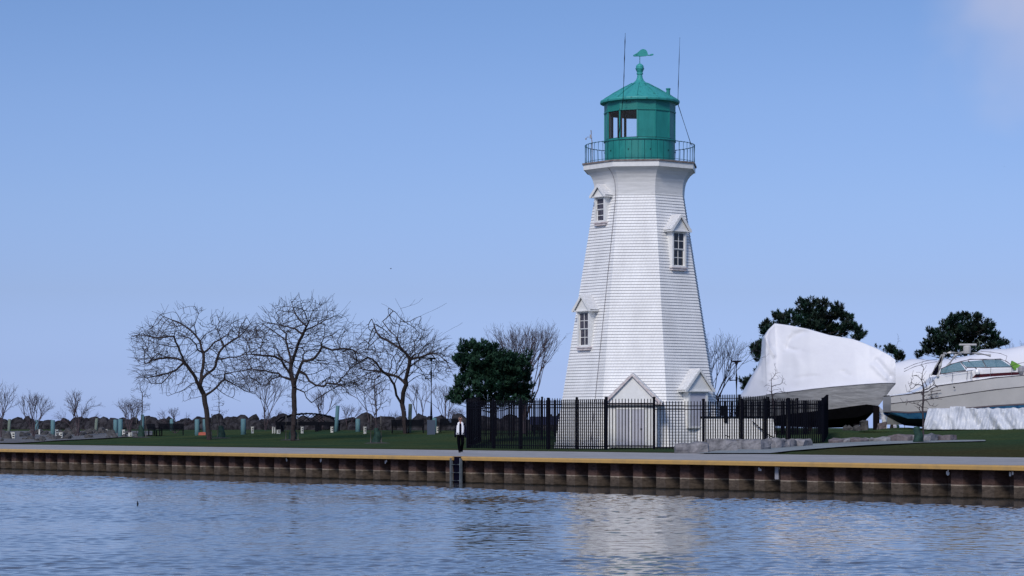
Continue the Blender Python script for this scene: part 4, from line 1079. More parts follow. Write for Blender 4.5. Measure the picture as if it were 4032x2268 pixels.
def fan_tree(name, label, px, Y, ytop, wpx, stems, seed, group, m='bark2', r0=.06, depth=5, yb=None, spread=.5, trunk=.0):
    rng = random.Random(seed); g = gpx(px, yb) if yb else G(px, Y); Y = g.y; s = FPX/Y
    H = CH+(HY-ytop)/s-g.z; Wd = wpx/s/2
    nodes = [g+Vector((0,0,-.1))]; parent = [-1]
    if trunk: nodes.append(g+Vector((0,0,trunk))); parent.append(0)
    root = len(nodes)-1; fr = [.34,.24,.17,.13,.10,.07][:depth]; tot = sum(fr)
    def rec(pi, d, k):
        L_ = (H-trunk)*fr[k]/tot*rng.uniform(.75, 1.15); p = nodes[pi]; q = pi
        for j in range(3):
            d = (d + Vector((rng.uniform(-.09,.09), rng.uniform(-.09,.09), .03))).normalized()
            p = p + d*L_/3; nodes.append(p.copy()); parent.append(q); q = len(nodes)-1
            if k >= 1 and rng.random() < .55:
                sd_ = Matrix.Rotation(rng.uniform(0,6.28), 3, d) @ d.orthogonal().normalized()
                e_ = (d*.8+sd_*.6).normalized(); w_ = p+e_*rng.uniform(.15,.4); nodes.append(w_); parent.append(q)
        if k+1 < depth:
            for _ in range(3 if k < 2 else 2):
                sd_ = Matrix.Rotation(rng.uniform(0,6.28), 3, d) @ d.orthogonal().normalized()
                rec(q, (d + sd_*rng.uniform(.2,.55)*(.7+spread)).normalized(), k+1)
    for i in range(stems):
        a_ = 6.283*i/stems+rng.uniform(-.4,.4); t_ = rng.uniform(.15, 1); l_ = Wd/H*1.15*t_*(1 if stems > 1 else .1)
        rec(root, Vector((math.cos(a_)*l_, math.sin(a_)*l_*.8, 1)).normalized(), 0)
    nodes, parent = topo(nodes, parent); rd = radii(nodes, parent, .0052, 2.25, r0)
    t = thing(name, label, 'tree' if name != 'bare_shrub' else 'shrub', g, group)
    big = [r > .028 for r in rd]; tb, fb = MB(), MB()
    seg_mesh(tb, nodes, [p if big[i] else -1 for i, p in enumerate(parent)], rd, 6); seg_mesh(fb, nodes, [-1 if big[i] else p for i, p in enumerate(parent)], rd, 3)
    if tb.f: tb.build('trunk', M[m], t)
    fb.build('crown', M[m], t)
    return t
gs = 'bare shrubs growing behind the breakwater'
for i, q in enumerate((
  (5, 200, 1505, 70, 1, 60, 'slim bare shrub cut by the left edge of the frame'),
  (132, 200, 1535, 125, 4, 260, 'round multi-stemmed bare shrub at the far left behind the rubble'),
  (308, 200, 1525, 90, 2, 120, 'upright bare shrub with a tall middle, second from the left behind the rubble'),
  (300, 202, 1585, 220, 5, 220, 'low spreading bare shrub around the foot of the upright one'),
  (512, 200, 1555, 120, 4, 200, 'bare shrub left of the leftmost staked sapling'),
  (690, 200, 1600, 170, 4, 200, 'low spreading bare shrub left of the leftmost big tree'),
  (1045, 200, 1490, 110, 3, 260, 'tall bare shrub between the leftmost and middle big trees'),
  (1075, 202, 1610, 150, 4, 140, 'low bare shrub left of the shelter'),
  (1265, 200, 1530, 130, 3, 260, 'bare shrub rising behind the shelter roof'),
  (1370, 200, 1590, 100, 3, 130, 'small bare shrub right of the shelter'),
  (1462, 198, 1480, 90, 2, 200, 'bare double-stemmed shrub behind the middle sapling'),
  (1655, 196, 1500, 90, 2, 170, 'bare shrub between the forked tree and the left lamp post'),
  (1760, 194, 1500, 120, 3, 260, 'bare shrub behind the bench left of the pine'),
  (1800, 192, 1600, 140, 5, 220, 'low bare thicket just left of the fence'),
  (1560, 200, 1620, 110, 4, 120, 'low bare shrub left of the forked tree trunk'))):
    px, Y, yt, wd, st, na, lab = q
    fan_tree('bare_shrub', lab, px, Y, yt, wd, max(2, st), 50+i, gs, depth=5 if yt < 1560 else 4)
fan_tree('bare_tree', 'vase-shaped bare tree rising between the pine and the lighthouse', 2065, 165, 1270, 330, 13, 91, None, 'bark2', .11, 5, spread=.05, trunk=.8)
fan_tree('bare_shrub', 'bare budding shrub peeking out right of the lighthouse tower', 2796, 140, 1300, 95, 4, 92, None, 'bark2', .05, 5)
fan_tree('bare_shrub', 'small bare treetop above the wrapped boats at the right edge', 4025, 190, 1320, 130, 4, 93, None, 'bark2', .08, 5)

def sapling(px, yb, ytop, wpx, lab, seed, bagoff=14, stakes=(-22, 18), staketop=1640, natt=150, bag=True, rtip=.007, grp='staked saplings', bagh=.95):
    t = shrub_tree('sapling', lab, px, 0, ytop, wpx, 1, natt, seed, grp, 'bark3', rtip, shape='spire', rmax=.045, yb=yb)
    g = t.location; s = FPX/g.y
    for k, o_ in enumerate(stakes):
        h = CH+(HY-staketop-k*5)/s-g.z
        b = MB(); x = g.x+o_/s; b.tube([(x, g.y-.2, g.z-.1), (x+.03*(-1)**k, g.y-.2, g.z+h)], .045, 6); b.build('stake', M['stake'], t)
    if bag:
        b = MB(); random.seed(seed); x = g.x+bagoff/s*.6; w_ = .27; H_ = bagh
        rws = []
        for i in range(9):
            f = i/8; row = []
            for j in range(12):
                a = 2*math.pi*j/12; r = w_*(1.0-.55*f**1.6)*(1+.55*noise.noise(Vector((math.cos(a)*1.5, math.sin(a)*1.5, f*3+seed))))
                row.append((x+r*math.cos(a)+.05*math.sin(f*4), g.y-.12+r*.8*math.sin(a), g.z+f*H_))
            rws.append(row)
        b.grid(rws, closed=True); b.f.append(tuple(range(len(b.v)-12, len(b.v)))); b.mi.append(0); b.build('watering_bag', M['bag'], t, smooth=True)
        b = MB(); b.lathe([(.85,.0),(.65,.04),(.3,.07)], (g.x+.1, g.y-.1, g.z), 20); b.build('mulch_ring', M['mulch'], t)
    return t
sapling(556, 1723, 1440, 130, 'sapling with a green bag at the left, behind the black benches', 201, 0, (-18, 20), 1635)
sapling(866, 1726, 1500, 100, 'sapling with a bushy green bag right beside the leftmost big trunk', 202, 10, (-32, -8), 1630, 110)
sapling(1143, 1734, 1450, 90, 'sapling with a green bag directly in front of the middle big tree', 203, 16, (-17, 32), 1636, 110)
sapling(1480, 1746, 1400, 190, 'sapling with a green bag alone between the middle and right big trees', 204, 6, (-20, 22), 1632, 230)
sapling(3535, 1682, 1292, 130, 'tall slim sapling in front of the gap between the two boats', 205, -8, (-18, 26), 1582, 170)
t = sapling(3630, 1745, 1400, 210, 'open-branched sapling with a green bag in front of the cruiser', 206, -30, (), 0, 130, rtip=.009, bagh=.8)
sapling(3052, 1722, 1408, 140, 'thin sapling behind the fence in front of the wrapped boat', 207, 0, (), 0, 170, bag=False)

# pines
def tuft(b, c, up, r, rng, n=20):
    # a shoot: needles in a brush along a short upward twig
    for i in range(n):
        t = rng.random(); a = rng.uniform(0, 6.283); sd_ = up.orthogonal().normalized(); sd_ = Matrix.Rotation(a, 3, up) @ sd_
        d = (up*(.35+.75*t) + sd_*(1.0-.45*t)).normalized(); q0 = c + up*(r*.55*t)
        w_ = d.cross(sd_ if abs(d.dot(sd_)) < .95 else up).normalized()*r*.085
        L_ = r*rng.uniform(.5,.8); o = len(b.v); mid = q0+d*L_*.5
        b.v += [q0, mid+w_, q0+d*L_, mid-w_]; b.f.append((o,o+1,o+2,o+3)); b.mi.append(0)
def pine(label, base_px, Y, ytrunktop, blobs, seed, mname, dens=1.0, leanpx=0):
    rng = random.Random(seed); g = G(base_px, Y); t = thing('pine_tree', label, 'tree', g, 'dark pines'); s = FPX/Y
    top = P(base_px+leanpx, ytrunktop, Y); tb = MB()
    tp = [g+Vector((0,0,-.1)), g.lerp(top, .35)+Vector((.08,0,0)), g.lerp(top, .7), top]
    tb.tube(tp, [.17,.14,.09,.04], 8)
    nb = MB()
    for (px, py, r) in blobs:
        rr = 1.2*r/s
        for dd in ((-1, 1) if r > 42 else (rng.choice((-1, 1)),)):
            c = P(px, py, Y+dd*rng.uniform(.2, 1.3))
            f = min(.95, max(.15, (c.z-.5-g.z)/(top.z-g.z))); st = g.lerp(top, f)
            tb.tube([st, st.lerp(c, .5)+Vector((0,0,-.12)), c], [.05,.035,.02], 5)
            for k in range(int(rr*rr*160*dens)):
                v = Vector((rng.gauss(0,1), rng.gauss(0,1), rng.gauss(0,1)+.15)).normalized(); q = c + v*rr*(rng.uniform(.35,1.0)) * (1 if v.z > -.2 else .8)
                q.z = c.z + (q.z-c.z)*.8
                tuft(nb, q, (v*.5+Vector((0,0,.8))).normalized(), rng.uniform(.30,.44), rng)
    tb.build('trunk', M['pinebark'], t); nb.build('crown', M[mname], t); return t
pine('dark green pine standing left of the lighthouse behind the fence', 1935, 152, 1400,
 [(1832,1375,26),(1866,1370,24),(1900,1380,30),(1945,1392,34),(1850,1410,34),(1900,1425,42),(1960,1430,44),(2010,1440,44),(2060,1432,24),(2075,1405,14),(1812,1430,22),(1802,1420,16),
  (1842,1460,34),(1890,1475,46),(1950,1475,46),(2010,1480,46),(2055,1470,34),(2070,1500,20),(1850,1500,34),(1900,1520,42),(1960,1525,42),(2020,1525,40),(1820,1515,24),(1812,1505,16),
  (1800,1545,26),(1790,1575,24),(1830,1575,28),(1870,1565,34),(1930,1565,34),(1990,1560,34),(2045,1555,30),(2070,1545,22),(2080,1575,22),(2040,1590,28),(1980,1590,30),(1880,1595,28),(1800,1590,16),(2082,1530,14)], 1, 'needle', .9)
pine('broad dark pine rising behind the high white wrapped boat', 3190, 168, 1230,
 [(3060,1255,20),(3085,1262,18),(3112,1250,20),(3155,1200,16),(3172,1205,14),(3200,1200,20),(3235,1208,22),(3170,1230,28),(3210,1245,38),(3255,1250,34),(3297,1220,20),(3300,1250,28),(3330,1262,24),(3340,1290,26),(3365,1300,20),(3385,1325,18),(3372,1335,18),
  (3150,1265,28),(3110,1285,26),(3200,1290,42),(3260,1300,38),(3310,1315,30),(3060,1290,20),(3025,1285,18),(3010,1300,16),(3040,1320,30),(3100,1330,34),(3160,1330,34),(3240,1340,30),
  (3010,1320,14),(3020,1360,30),(2975,1380,18),(2985,1400,22),(3000,1420,22),(2965,1375,10),(3000,1360,14),(2977,1470,10),(2930,1510,16),(2945,1525,18),(2955,1505,14),(2925,1535,10)], 2, 'needle2', 1.0, 20)
pine('broad dark pine behind the white motor cruiser', 3805, 176, 1290,
 [(3755,1262,18),(3775,1255,16),(3800,1258,22),(3845,1262,20),(3810,1250,12),(3850,1255,12),(3725,1280,18),(3740,1300,30),(3790,1300,38),(3840,1300,36),(3880,1300,28),(3895,1285,18),(3665,1310,14),(3690,1330,28),(3670,1345,22),(3720,1345,34),(3780,1350,38),(3840,1345,36),
  (3900,1330,28),(3925,1345,20),(3950,1355,14),(3960,1358,10),(3650,1370,18),(3680,1385,28),(3720,1395,30),(3640,1395,16),(3613,1410,12),(3900,1365,24),(3930,1365,16),(3780,1390,34),(3840,1390,30)], 3, 'needle2', .9)
pine('small dark pine top poking over the bow of the high wrapped boat', 3510, 172, 1400,
 [(3500,1378,12),(3512,1390,16),(3490,1388,10),(3530,1400,14),(3545,1405,12),(3540,1418,14),(3555,1415,8),(3453,1373,6)], 4, 'needle2', 1.2)

# ------------------------------------------------------------------ boats
def loft(b, stations, prof_fn, m=0):
    rows = [prof_fn(*st) for st in stations]; b.grid(rows, m); return rows
# high wrapped boat: stations (px, ridge, sheer, skirt, keel, half beam, half ridge)
gz_b = gz(*P(3250,1690,146)[:2])
bt = thing('wrapped_boat', 'tall boat on stands covered in white shrink wrap with a black bottom', 'boat', P(3250,1690,146)*Vector((1,1,0)) if False else Vector((P(3250,0,146).x, 146, gz_b)))
def Yb(px): return 150 - (px-2900)*.009
ST = [(2905,1568,1572,1640,1655,1.45,1.30),(2928,1548,1566,1640,1660,1.6,1.35),(2965,1480,1561,1640,1664,1.75,1.2),(2990,1440,1557,1639,1668,1.85,1.1),(3003,1400,1555,1639,1670,1.9,1.1),(3008,1330,1554,1639,1672,1.92,1.0),(3026,1300,1552,1638,1674,1.95,.6),(3050,1276,1548,1636,1677,1.95,.18),(3110,1284,1541,1628,1680,1.95,.15),
      (3180,1298,1532,1620,1683,1.95,.35),(3264,1322,1523,1610,1685,1.9,.3),(3359,1338,1515,1597,1682,1.65,.25),(3400,1353,1512,1592,1664,1.42,.22),(3450,1374,1509,1598,1612,1.0,.2),(3485,1392,1508,1556,1560,.7,.18),(3505,1403,1508,1532,1534,.45,.15),(3524,1418,1509,1514,1515,.2,.1)]
def cx_axis(px): Y = Yb(px); return (px-CX)/FPX*Y, Y
def wrap_sec(px, rg, sh_, sk, kl, hb, hr):
    # keel y is read on the centre line, the others on the near side
    x, Y = cx_axis(px); Yn = Y-hb
    zs = lambda y, YY: CH+(HY-y)/FPX*YY
    return x, Y, Yn, zs
FOLDS = [([(3165,1306),(3130,1318),(3108,1338),(3097,1365)], 9, -.16), ([(3095,1372),(3125,1380)], 6, -.12), ([(3012,1345),(3024,1375),(3040,1400)], 8, .14), ([(3060,1300),(3075,1420),(3060,1500)], 20, -.07),
  ([(3120,1395),(3140,1440),(3135,1500)], 16, .07), ([(3310,1462),(3326,1480)], 5, -.08), ([(3125,1490),(3200,1480)], 6, -.05), ([(3450,1420),(3500,1480)], 10, -.08), ([(3430,1440),(3480,1490)], 8, .06), ([(3020,1300),(3010,1400),(2990,1500)], 10, .06)]
def foldy(px, py):
    r = 0
    for pl, w_, a_ in FOLDS:
        d = 1e9
        for (x0, y0), (x1, y1) in zip(pl, pl[1:]):
            t = max(0, min(1, ((px-x0)*(x1-x0)+(py-y0)*(y1-y0))/((x1-x0)**2+(y1-y0)**2))); d = min(d, math.hypot(px-x0-t*(x1-x0), py-y0-t*(y1-y0)))
        r += a_*math.exp(-(d/w_)**2)
    return r
def wrap_rows(part):
    rows = []
    STN = ST if part != 'top' else [tuple(a+(c-a)*j/8 for a, c in zip(p_, q_)) for p_, q_ in zip(ST, ST[1:]) for j in range(8)] + [ST[-1]]
    for (px, rg, sh_, sk, kl, hb, hr) in STN:
        x, Y, Yn, zs = wrap_sec(px, rg, sh_, sk, kl, hb, hr)
        zr_, zsh, zsk, zk = zs(rg, Y), zs(sh_, Yn), zs(sk, Yn), zs(kl, Y)
        if part == 'top':
            half = []
            n = 44
            for k in range(n+1):
                t = k/n; w_ = hb + (hr-hb)*(t**.75) + .10*math.sin(math.pi*t); z_ = zsh + (zr_-zsh)*t
                q_ = Vector((x*.9+z_*.5, z_*1.1-x*.3, 3)); rg_ = 1-abs(noise.noise(q_*1.2))*2; nn = (.015*noise.noise(q_*.8) + .05*max(0, rg_-.6)*noise.noise(Vector((x*.5, z_*.5, 8)))*4 + .008*noise.noise(q_*3))*min(1, 4*t+.1)
                if t > .02: nn += foldy(px, HY-(z_-CH)*FPX/Y)
                half.append((w_+nn, z_))
            row = [(x, Y-w_, z_) for w_, z_ in half] + [(x, Y, zr_+.05)] + [(x, Y+w_, z_) for w_, z_ in half[::-1]]
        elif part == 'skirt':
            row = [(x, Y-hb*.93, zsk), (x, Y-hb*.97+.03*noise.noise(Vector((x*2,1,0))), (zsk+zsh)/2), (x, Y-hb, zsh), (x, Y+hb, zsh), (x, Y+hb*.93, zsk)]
        else:
            row = [(x, Y-hb*.93, zsk+.01), (x, Y-hb*.85, zsk*.45+zk*.55), (x, Y, zk), (x, Y+hb*.85, zsk*.45+zk*.55), (x, Y+hb*.93, zsk+.01)]
        rows.append(row)
    return rows
def endcaps(b, rows):
    for r, fl in ((rows[0], 1), (rows[-1], -1)):
        o = len(b.v); b.v += [Vector(q) for q in r]; b.f.append(tuple(range(o, o+len(r)))[::fl]); b.mi.append(0)
b = MB(); rr = wrap_rows('top'); b.grid(rr); endcaps(b, rr); b.build('wrap_cover', M['wrap'], bt, smooth=True)
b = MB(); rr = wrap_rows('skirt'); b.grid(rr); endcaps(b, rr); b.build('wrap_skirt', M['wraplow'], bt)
b = MB(); sub = wrap_rows('hull')[6:14]; b.grid(sub); endcaps(b, sub); b.build('bottom', M['antifoul'], bt, smooth=False)
b = MB(); b.tube([(q[2][0], q[2][1]-.02, q[2][2]) for q in wrap_rows('skirt')[4:]], .022, 5); b.build('wrap_seam', M['greymetal'], bt)
def stand(px, Y, ytop, lab, pillar=False, w_=14, m='stand'):
    g = G(px, Y); zt_ = CH+(HY-ytop)/FPX*Y; t = thing('boat_stand', lab, 'boat stand', g, 'boat stands and blocks')
    b = MB()
    if pillar: b.box(g.x-w_/130, g.x+w_/130, g.y-.15, g.y+.15, g.z-.1, zt_); b.build('pillar', M[m], t)
    else:
        for k in range(3):
            a = k*2.09+.4; b.tube([(g.x+.32*math.cos(a), g.y+.32*math.sin(a), g.z-.02), (g.x, g.y, g.z+(zt_-g.z)*.55)], .028, 5)
        b.build('tripod', M[m], t); b = MB(); b.tube([(g.x, g.y, g.z+(zt_-g.z)*.4), (g.x, g.y, zt_)], .035, 6); b.build('screw', M[m], t)
        b = MB(); b.box(g.x-.2, g.x+.2, g.y-.12, g.y+.12, zt_-.03, zt_+.04); b.build('pad', M[m], t)
stand(3450, 143, 1600, 'thick dark pillar under the bow of the wrapped boat', True, 22)
stand(3375, 143, 1672, 'small tripod stand under the forward hull of the wrapped boat')
stand(3180, 144, 1680, 'tripod stand under the middle of the wrapped boat')
stand(3080, 145, 1675, 'tripod stand under the stern of the wrapped boat')
# jumble under the bow
for i, (px, yb, yt, wp, m, lab) in enumerate(((3402,1694,1655,30,'rubble','pale concrete block left of the dark bow pillar'),(3350,1694,1682,40,'rubble','low pale slab under the wrapped boat'),(3475,1692,1664,32,'brownblock','brown concrete block right of the dark bow pillar'))):
    g = gpx(px, yb); s = FPX/g.y
    o = thing_mesh('concrete_block', g, wp/s, .5, (yb-yt)/s, 0, M[m], 40+i); tag(o, lab, 'concrete block')
b = MB(); Yt = 143.4; pts_ = [P(3461,1600,Yt), P(3488,1625,Yt), P(3490,1640,Yt-.2), P(3485,1652,Yt), P(3458,1652,Yt-.2), P(3459,1625,Yt+.1)]
b.add(pts_+[q+Vector((0,.08,0)) for q in pts_], [(0,5,4,3,2,1),(6,7,8,9,10,11)]+[(i,(i+1) % 6,(i+1) % 6+6,i+6) for i in range(6)])
tag(b.build('tarpaulin', M['tarp']), 'small white triangular sheet hanging beside the bow pillar', 'tarpaulin')
g = gpx(3520, 1690); o = thing_mesh('fender_pile', g, .5, .4, .55, 0, M['greymetal'], 60); tag(o, 'grey bundle of gear at the foot of the tall slim sapling', 'bundle')
# grass hump
b = MB(); g = gpx(3560, 1692); b.lathe([(2.6,-.12),(1.6,.0),(.8,.09),(.25,.12)], g, 24); tag(b.build('grass_mound', M['lawn'], smooth=True), 'small grassy mound under the tall slim sapling', kind='structure')

# cruiser
def Yc(px): return 141 - (px-3492)*.0095
cr = thing('motor_cruiser', 'cream motor cruiser with radar arch and blue bottom stored on land', 'boat', Vector((P(3800,0,138).x, 138, gz(P(3800,0,138).x, 138))))
CS = [(3492,1560,1589,1622,1640,1.55),(3560,1552,1581,1626,1675,1.65),(3633,1542,1572,1622,1682,1.7),(3648,1530,1570,1621,1683,1.7),(3669,1520,1567,1620,1684,1.72),(3781,1504,1550,1610,1686,1.75),(3893,1487,1534,1600,1686,1.7),(4032,1475,1520,1592,1680,1.45),(4150,1466,1508,1580,1660,.95),(4250,1460,1500,1560,1600,.25)]
def hull_rows(sel):
    rows = []
    for (px, sh_, rb, cn, kl, hb) in CS:
        Y = Yc(px); x = (px-CX)/FPX*Y; z_ = lambda y, YY: CH+(HY-y)/FPX*YY
        zs_, zr_, zc_, zk_ = z_(sh_, Y-hb), z_(rb, Y-hb), z_(cn, Y-hb*.93), z_(kl, Y)
        if sel == 'side': rows.append([(x, Y-hb*.93, zc_), (x, Y-hb*1.0, zr_), (x, Y-hb, zr_+.02), (x, Y-hb*.96, zs_)])
        elif sel == 'far': rows.append([(x, Y+hb*.96, zs_), (x, Y+hb, zr_), (x, Y+hb*.93, zc_)])
        elif sel == 'deck': rows.append([(x, Y-hb*.96, zs_), (x, Y-hb*.5, zs_+.06), (x, Y+hb*.5, zs_+.06), (x, Y+hb*.96, zs_)])
        elif sel == 'bottom': rows.append([(x, Y-hb*.93, zc_), (x, Y-hb*.8, zc_*.55+zk_*.45), (x, Y, zk_), (x, Y+hb*.8, zc_*.55+zk_*.45), (x, Y+hb*.93, zc_)])
        elif sel == 'rub': rows.append((x, Y-hb-.015, zr_))
        elif sel == 'gun': rows.append((x, Y-hb*.96-.02, zs_))
        elif sel == 'boot': rows.append([(x, Y-hb*.93-.012, zc_-.015), (x, Y-hb*.935-.012, zc_+.07)])
    return rows
b = MB(); b.grid(hull_rows('side')); b.grid(hull_rows('far'))
s0, f0 = hull_rows('side')[0], hull_rows('far')[0]; bo = hull_rows('bottom')[0]
o = len(b.v); b.v += [Vector(q) for q in s0]+[Vector(q) for q in f0]; b.f.append(tuple(range(o, o+7))); b.mi.append(0)
b.build('hull', M['gel'], cr, smooth=False)
b = MB(); b.grid(hull_rows('deck')); b.build('deck', M['gelwhite'], cr)
rb_ = hull_rows('bottom')
b = MB(); b.grid([[q[0], q[1]] for q in rb_]); b.grid([[q[3], q[4]] for q in rb_]); b.build('bottom', M['bluebottom'], cr)
b = MB(); b.grid([[q[1], q[2], q[3]] for q in rb_]); b.build('keel', M['navy'], cr)
b = MB(); b.tube(hull_rows('rub'), .025, 5); b.build('rub_rail', M['stripe'], cr)
b = MB(); b.tube(hull_rows('gun'), .03, 5); b.build('gunwale', M['stripe'], cr)
b = MB(); b.grid(hull_rows('boot')); b.build('boot_stripe', M['stripe'], cr)
def PC(px, py, side=-1, f=1.0):
    Y = Yc(px) + side*1.6*f; return P(px, py, Y)
for (a_, c_, y_) in ((3664,3704,1543),(3654,3692,1555)):
    b = MB(); q = PC(a_, y_, -1, 1.09); r_ = PC(c_, y_-7, -1, 1.09); b.tube([q, r_], .03, 5); b.build('side_vent', M['stripe'], cr)
b = MB(); b.tube([PC(3755,1524,-1,1.08), PC(3759,1526,-1,1.08)], .05, 6); b.build('through_hull', M['dark'], cr)
# superstructure
def slab(pts2, f0, f1, name, m):
    b = MB(); n = len(pts2); A_ = [PC(x, y, -1, f0) for x, y in pts2]; B2 = [PC(x, y, -1, f0) + Vector((0, 1.6*(f0-f1), 0)) for x, y in pts2]
    b.add(A_+B2, [tuple(range(n)), tuple(range(n, 2*n))[::-1]]+[(i, i+n, (i+1) % n+n, (i+1) % n) for i in range(n)]); return b.build(name, m, cr)
slab([(3640,1530),(3672,1505),(3690,1482),(3740,1474),(3812,1461),(3826,1458),(3826,1500),(3760,1508),(3680,1519)][::-1], .85, -.85, 'cockpit_coaming', M['gelwhite'])
slab([(3812,1462),(3840,1455),(3990,1448),(4060,1452),(4060,1478),(3900,1488),(3826,1500)][::-1], .72, -.72, 'coachroof', M['gelwhite'])
slab([(3828,1488),(3842,1474),(3995,1465),(4030,1466),(4030,1474),(3900,1482)][::-1], .735, .70, 'cabin_window', M['maroon'])
slab([(3600,1545),(3660,1518),(3700,1522),(3700,1528),(3640,1542)][::-1], .9, -.9, 'swim_step', M['gelwhite'])
# windscreen: near side pane, front panes
def pane(poly, name='windscreen_pane'):
    b = MB(); v_ = [PC(x, y, -1, f) for x, y, f in poly]; b.add(v_+[q+Vector((0,.02,0)) for q in v_], [tuple(range(len(v_))), tuple(range(len(v_), 2*len(v_)))[::-1]]); b.build(name, M['boatglass'], cr)
pane([(3700,1472,.85),(3802,1458,.85),(3780,1426,.7),(3745,1434,.75),(3706,1452,.82)])
pane([(3806,1446,.8),(3880,1446,.3),(3868,1418,.3),(3782,1425,.65)])
pane([(3884,1446,.3),(3985,1444,-.6),(3940,1416,-.5),(3870,1417,.3)])
b = MB()
for chn in ([(3702,1473,.86),(3706,1452,.82),(3745,1434,.75),(3782,1424,.68),(3820,1415,.5),(3870,1415,.3),(3940,1414,-.5),(3965,1424,-.6),(3990,1445,-.7)],
            [(3700,1473,.86),(3802,1459,.86),(3806,1447,.8),(3884,1447,.3),(3985,1445,-.6)], [(3782,1425,.66),(3805,1452,.83)], [(3868,1416,.3),(3883,1447,.3)], [(3812,1420,.55),(3845,1453,.5)], [(3920,1416,-.3),(3925,1446,-.2)]):
    b.tube([PC(x, y, -1, f) for x, y, f in chn], .034, 5)
b.build('windscreen_frame', M['stripe'], cr)
b = MB()
for f in (.9, -.9):
    dx = 0 if f > 0 else 60
    b.tube([PC(3692+dx*.4,1482,-1,f), PC(3702+dx*.5,1440,-1,f), PC(3716+dx*.8,1398,-1,f), PC(3724+dx,1391,-1,f)], .09, 8)
    if f > 0: b.tube([PC(3666,1478,-1,f), PC(3685,1442,-1,f), PC(3708,1398,-1,f), PC(3722,1391,-1,f)], .05, 8)
b.tube([PC(3716,1393,-1,.9), PC(3740,1389,-1,.7), PC(3800,1388,-1,0), PC(3850,1392,-1,-.5), PC(3900,1400,-1,-.9)], .085, 8)
b.build('radar_arch', M['gel'], cr)
slab([(3668,1476),(3690,1478),(3706,1440),(3714,1402),(3708,1402),(3690,1440)][::-1], .88, .84, 'arch_infill', M['navycloth'])
b = MB(); c = PC(3808,1388,-1,0); b.lathe([(.20,-.05),(.22,.1),(.22,.32),(.17,.38),(.06,.4),(.06,.46)], c, 16); b.build('radar_pedestal', M['gel'], cr)
b = MB(); c2 = PC(3811,1358,-1,0); b.box(c2.x-.5, c2.x+.5, c2.y-.07, c2.y+.07, c2.z-.05, c2.z+.07, None); o = b.build('radar_scanner', M['gel'], cr)
bv = o.modifiers.new('bev', 'BEVEL'); bv.width = .05; bv.segments = 3
b = MB(); b.tube([PC(3850,1335,-1,0), PC(3858,1350,-1,0), PC(3856,1362,-1,0), PC(3840,1375,-1,0)], .02, 5); b.tube([PC(3857,1344,-1,0), PC(3892,1362,-1,0)], .022, 5); b.build('aerial', M['greenpost'], cr)
b = MB()
rail_pts = [(3560,1463),(3600,1444),(3650,1430),(3690,1424)]
b.tube([PC(x, y, -1, .9) for x, y in rail_pts], .018, 5); b.tube([PC(x, y-10, -1, -.9) for x, y in rail_pts], .018, 5)
b.tube([PC(3862,1383,-1,-.9), PC(3900,1386,-1,-.9), PC(3940,1392,-1,-.9), PC(3965,1402,-1,-.9), PC(3960,1420,-1,-.9)], .018, 5)
for px, y0_, y1_ in ((3748,1470,1503),(3806,1462,1494),(3821,1460,1492),(3899,1446,1482),(3982,1440,1475)): b.tube([PC(px+3, y0_, -1, .95), PC(px, y1_, -1, .95)], .016, 4)
b.tube([PC(3720,1474,-1,.95), PC(3806,1462,-1,.95), PC(3830,1458,-1,.95)], .014, 4)
b.tube([PC(3982,1440,-1,.95), PC(4010,1432,-1,.9), PC(4060,1420,-1,.8)], .016, 4)
b.tube([PC(3714,1402,-1,.9), PC(3748,1420,-1,.8)], .016, 4); b.tube([PC(3750,1402,-1,.3), PC(3765,1416,-1,.3)], .016, 4)
b.build('rails', M['stripe'], cr)
b = MB(); b.lathe([(.12,-.12),(.14,0),(.1,.12)], PC(3848,1464,-1,.85), 10); b.build('searchlight', M['gelwhite'], cr)
b = MB(); c = PC(4000,1438,-1,.75); b.add([c+Vector(q) for q in ((-.2,0,.25),(.1,.1,.1),(.35,0,-.05),(.15,.05,-.32),(-.1,0,-.25),(-.28,-.05,.0))]+[c+Vector((0,.25,0))+Vector(q) for q in ((-.2,0,.25),(.1,.1,.1),(.35,0,-.05),(.15,.05,-.32),(-.1,0,-.25),(-.28,-.05,.0))],
   [(0,1,2,3,4,5),(11,10,9,8,7,6)]+[(i,i+6,(i+1) % 6+6,(i+1) % 6) for i in range(6)]); tag(b.build('canvas_cover', M['lime'], cr), 'lime green canvas')
b = MB(); c = PC(4022,1455,-1,.7); b.lathe([(.12,-.25),(.2,-.1),(.2,.1),(.1,.2)], c, 10); b.build('windlass', M['greymetal'], cr)
# tarp under the cruiser
b = MB(); rows = []
for i in range(150):
    px = 3655 + i*(4180-3655)/149; Y = Yc(px)-2.3; f_ = []
    for k in range(19):
        t_ = k/18; y = 1692 - (0 if px < 3960 else (px-3960)*.03) + (1608-1692)*t_ + (-8 if 3740 < px < 3800 else 0)*t_ + 5*noise.noise(Vector((px*.05, 0, 0)))*t_
        fold = .34*noise.noise(Vector((px*.03+t_*1.3, t_*.9, 5))) + .20*noise.noise(Vector((px*.085-t_*1.2, t_*1.1, 9))) + .07*noise.noise(Vector((px*.2+t_*2, t_*3, 2)))
        shift = -(1-t_)*22*ss(3740, 3655, px)
        f_.append(P(px+shift, y, Y+fold+t_*.55))
    rows.append(f_)
b.grid(rows); tag(b.build('tarpaulin', M['tarp'], smooth=True, thin=.02), 'long crumpled white tarpaulin hanging below the cruiser to the grass', 'tarpaulin')
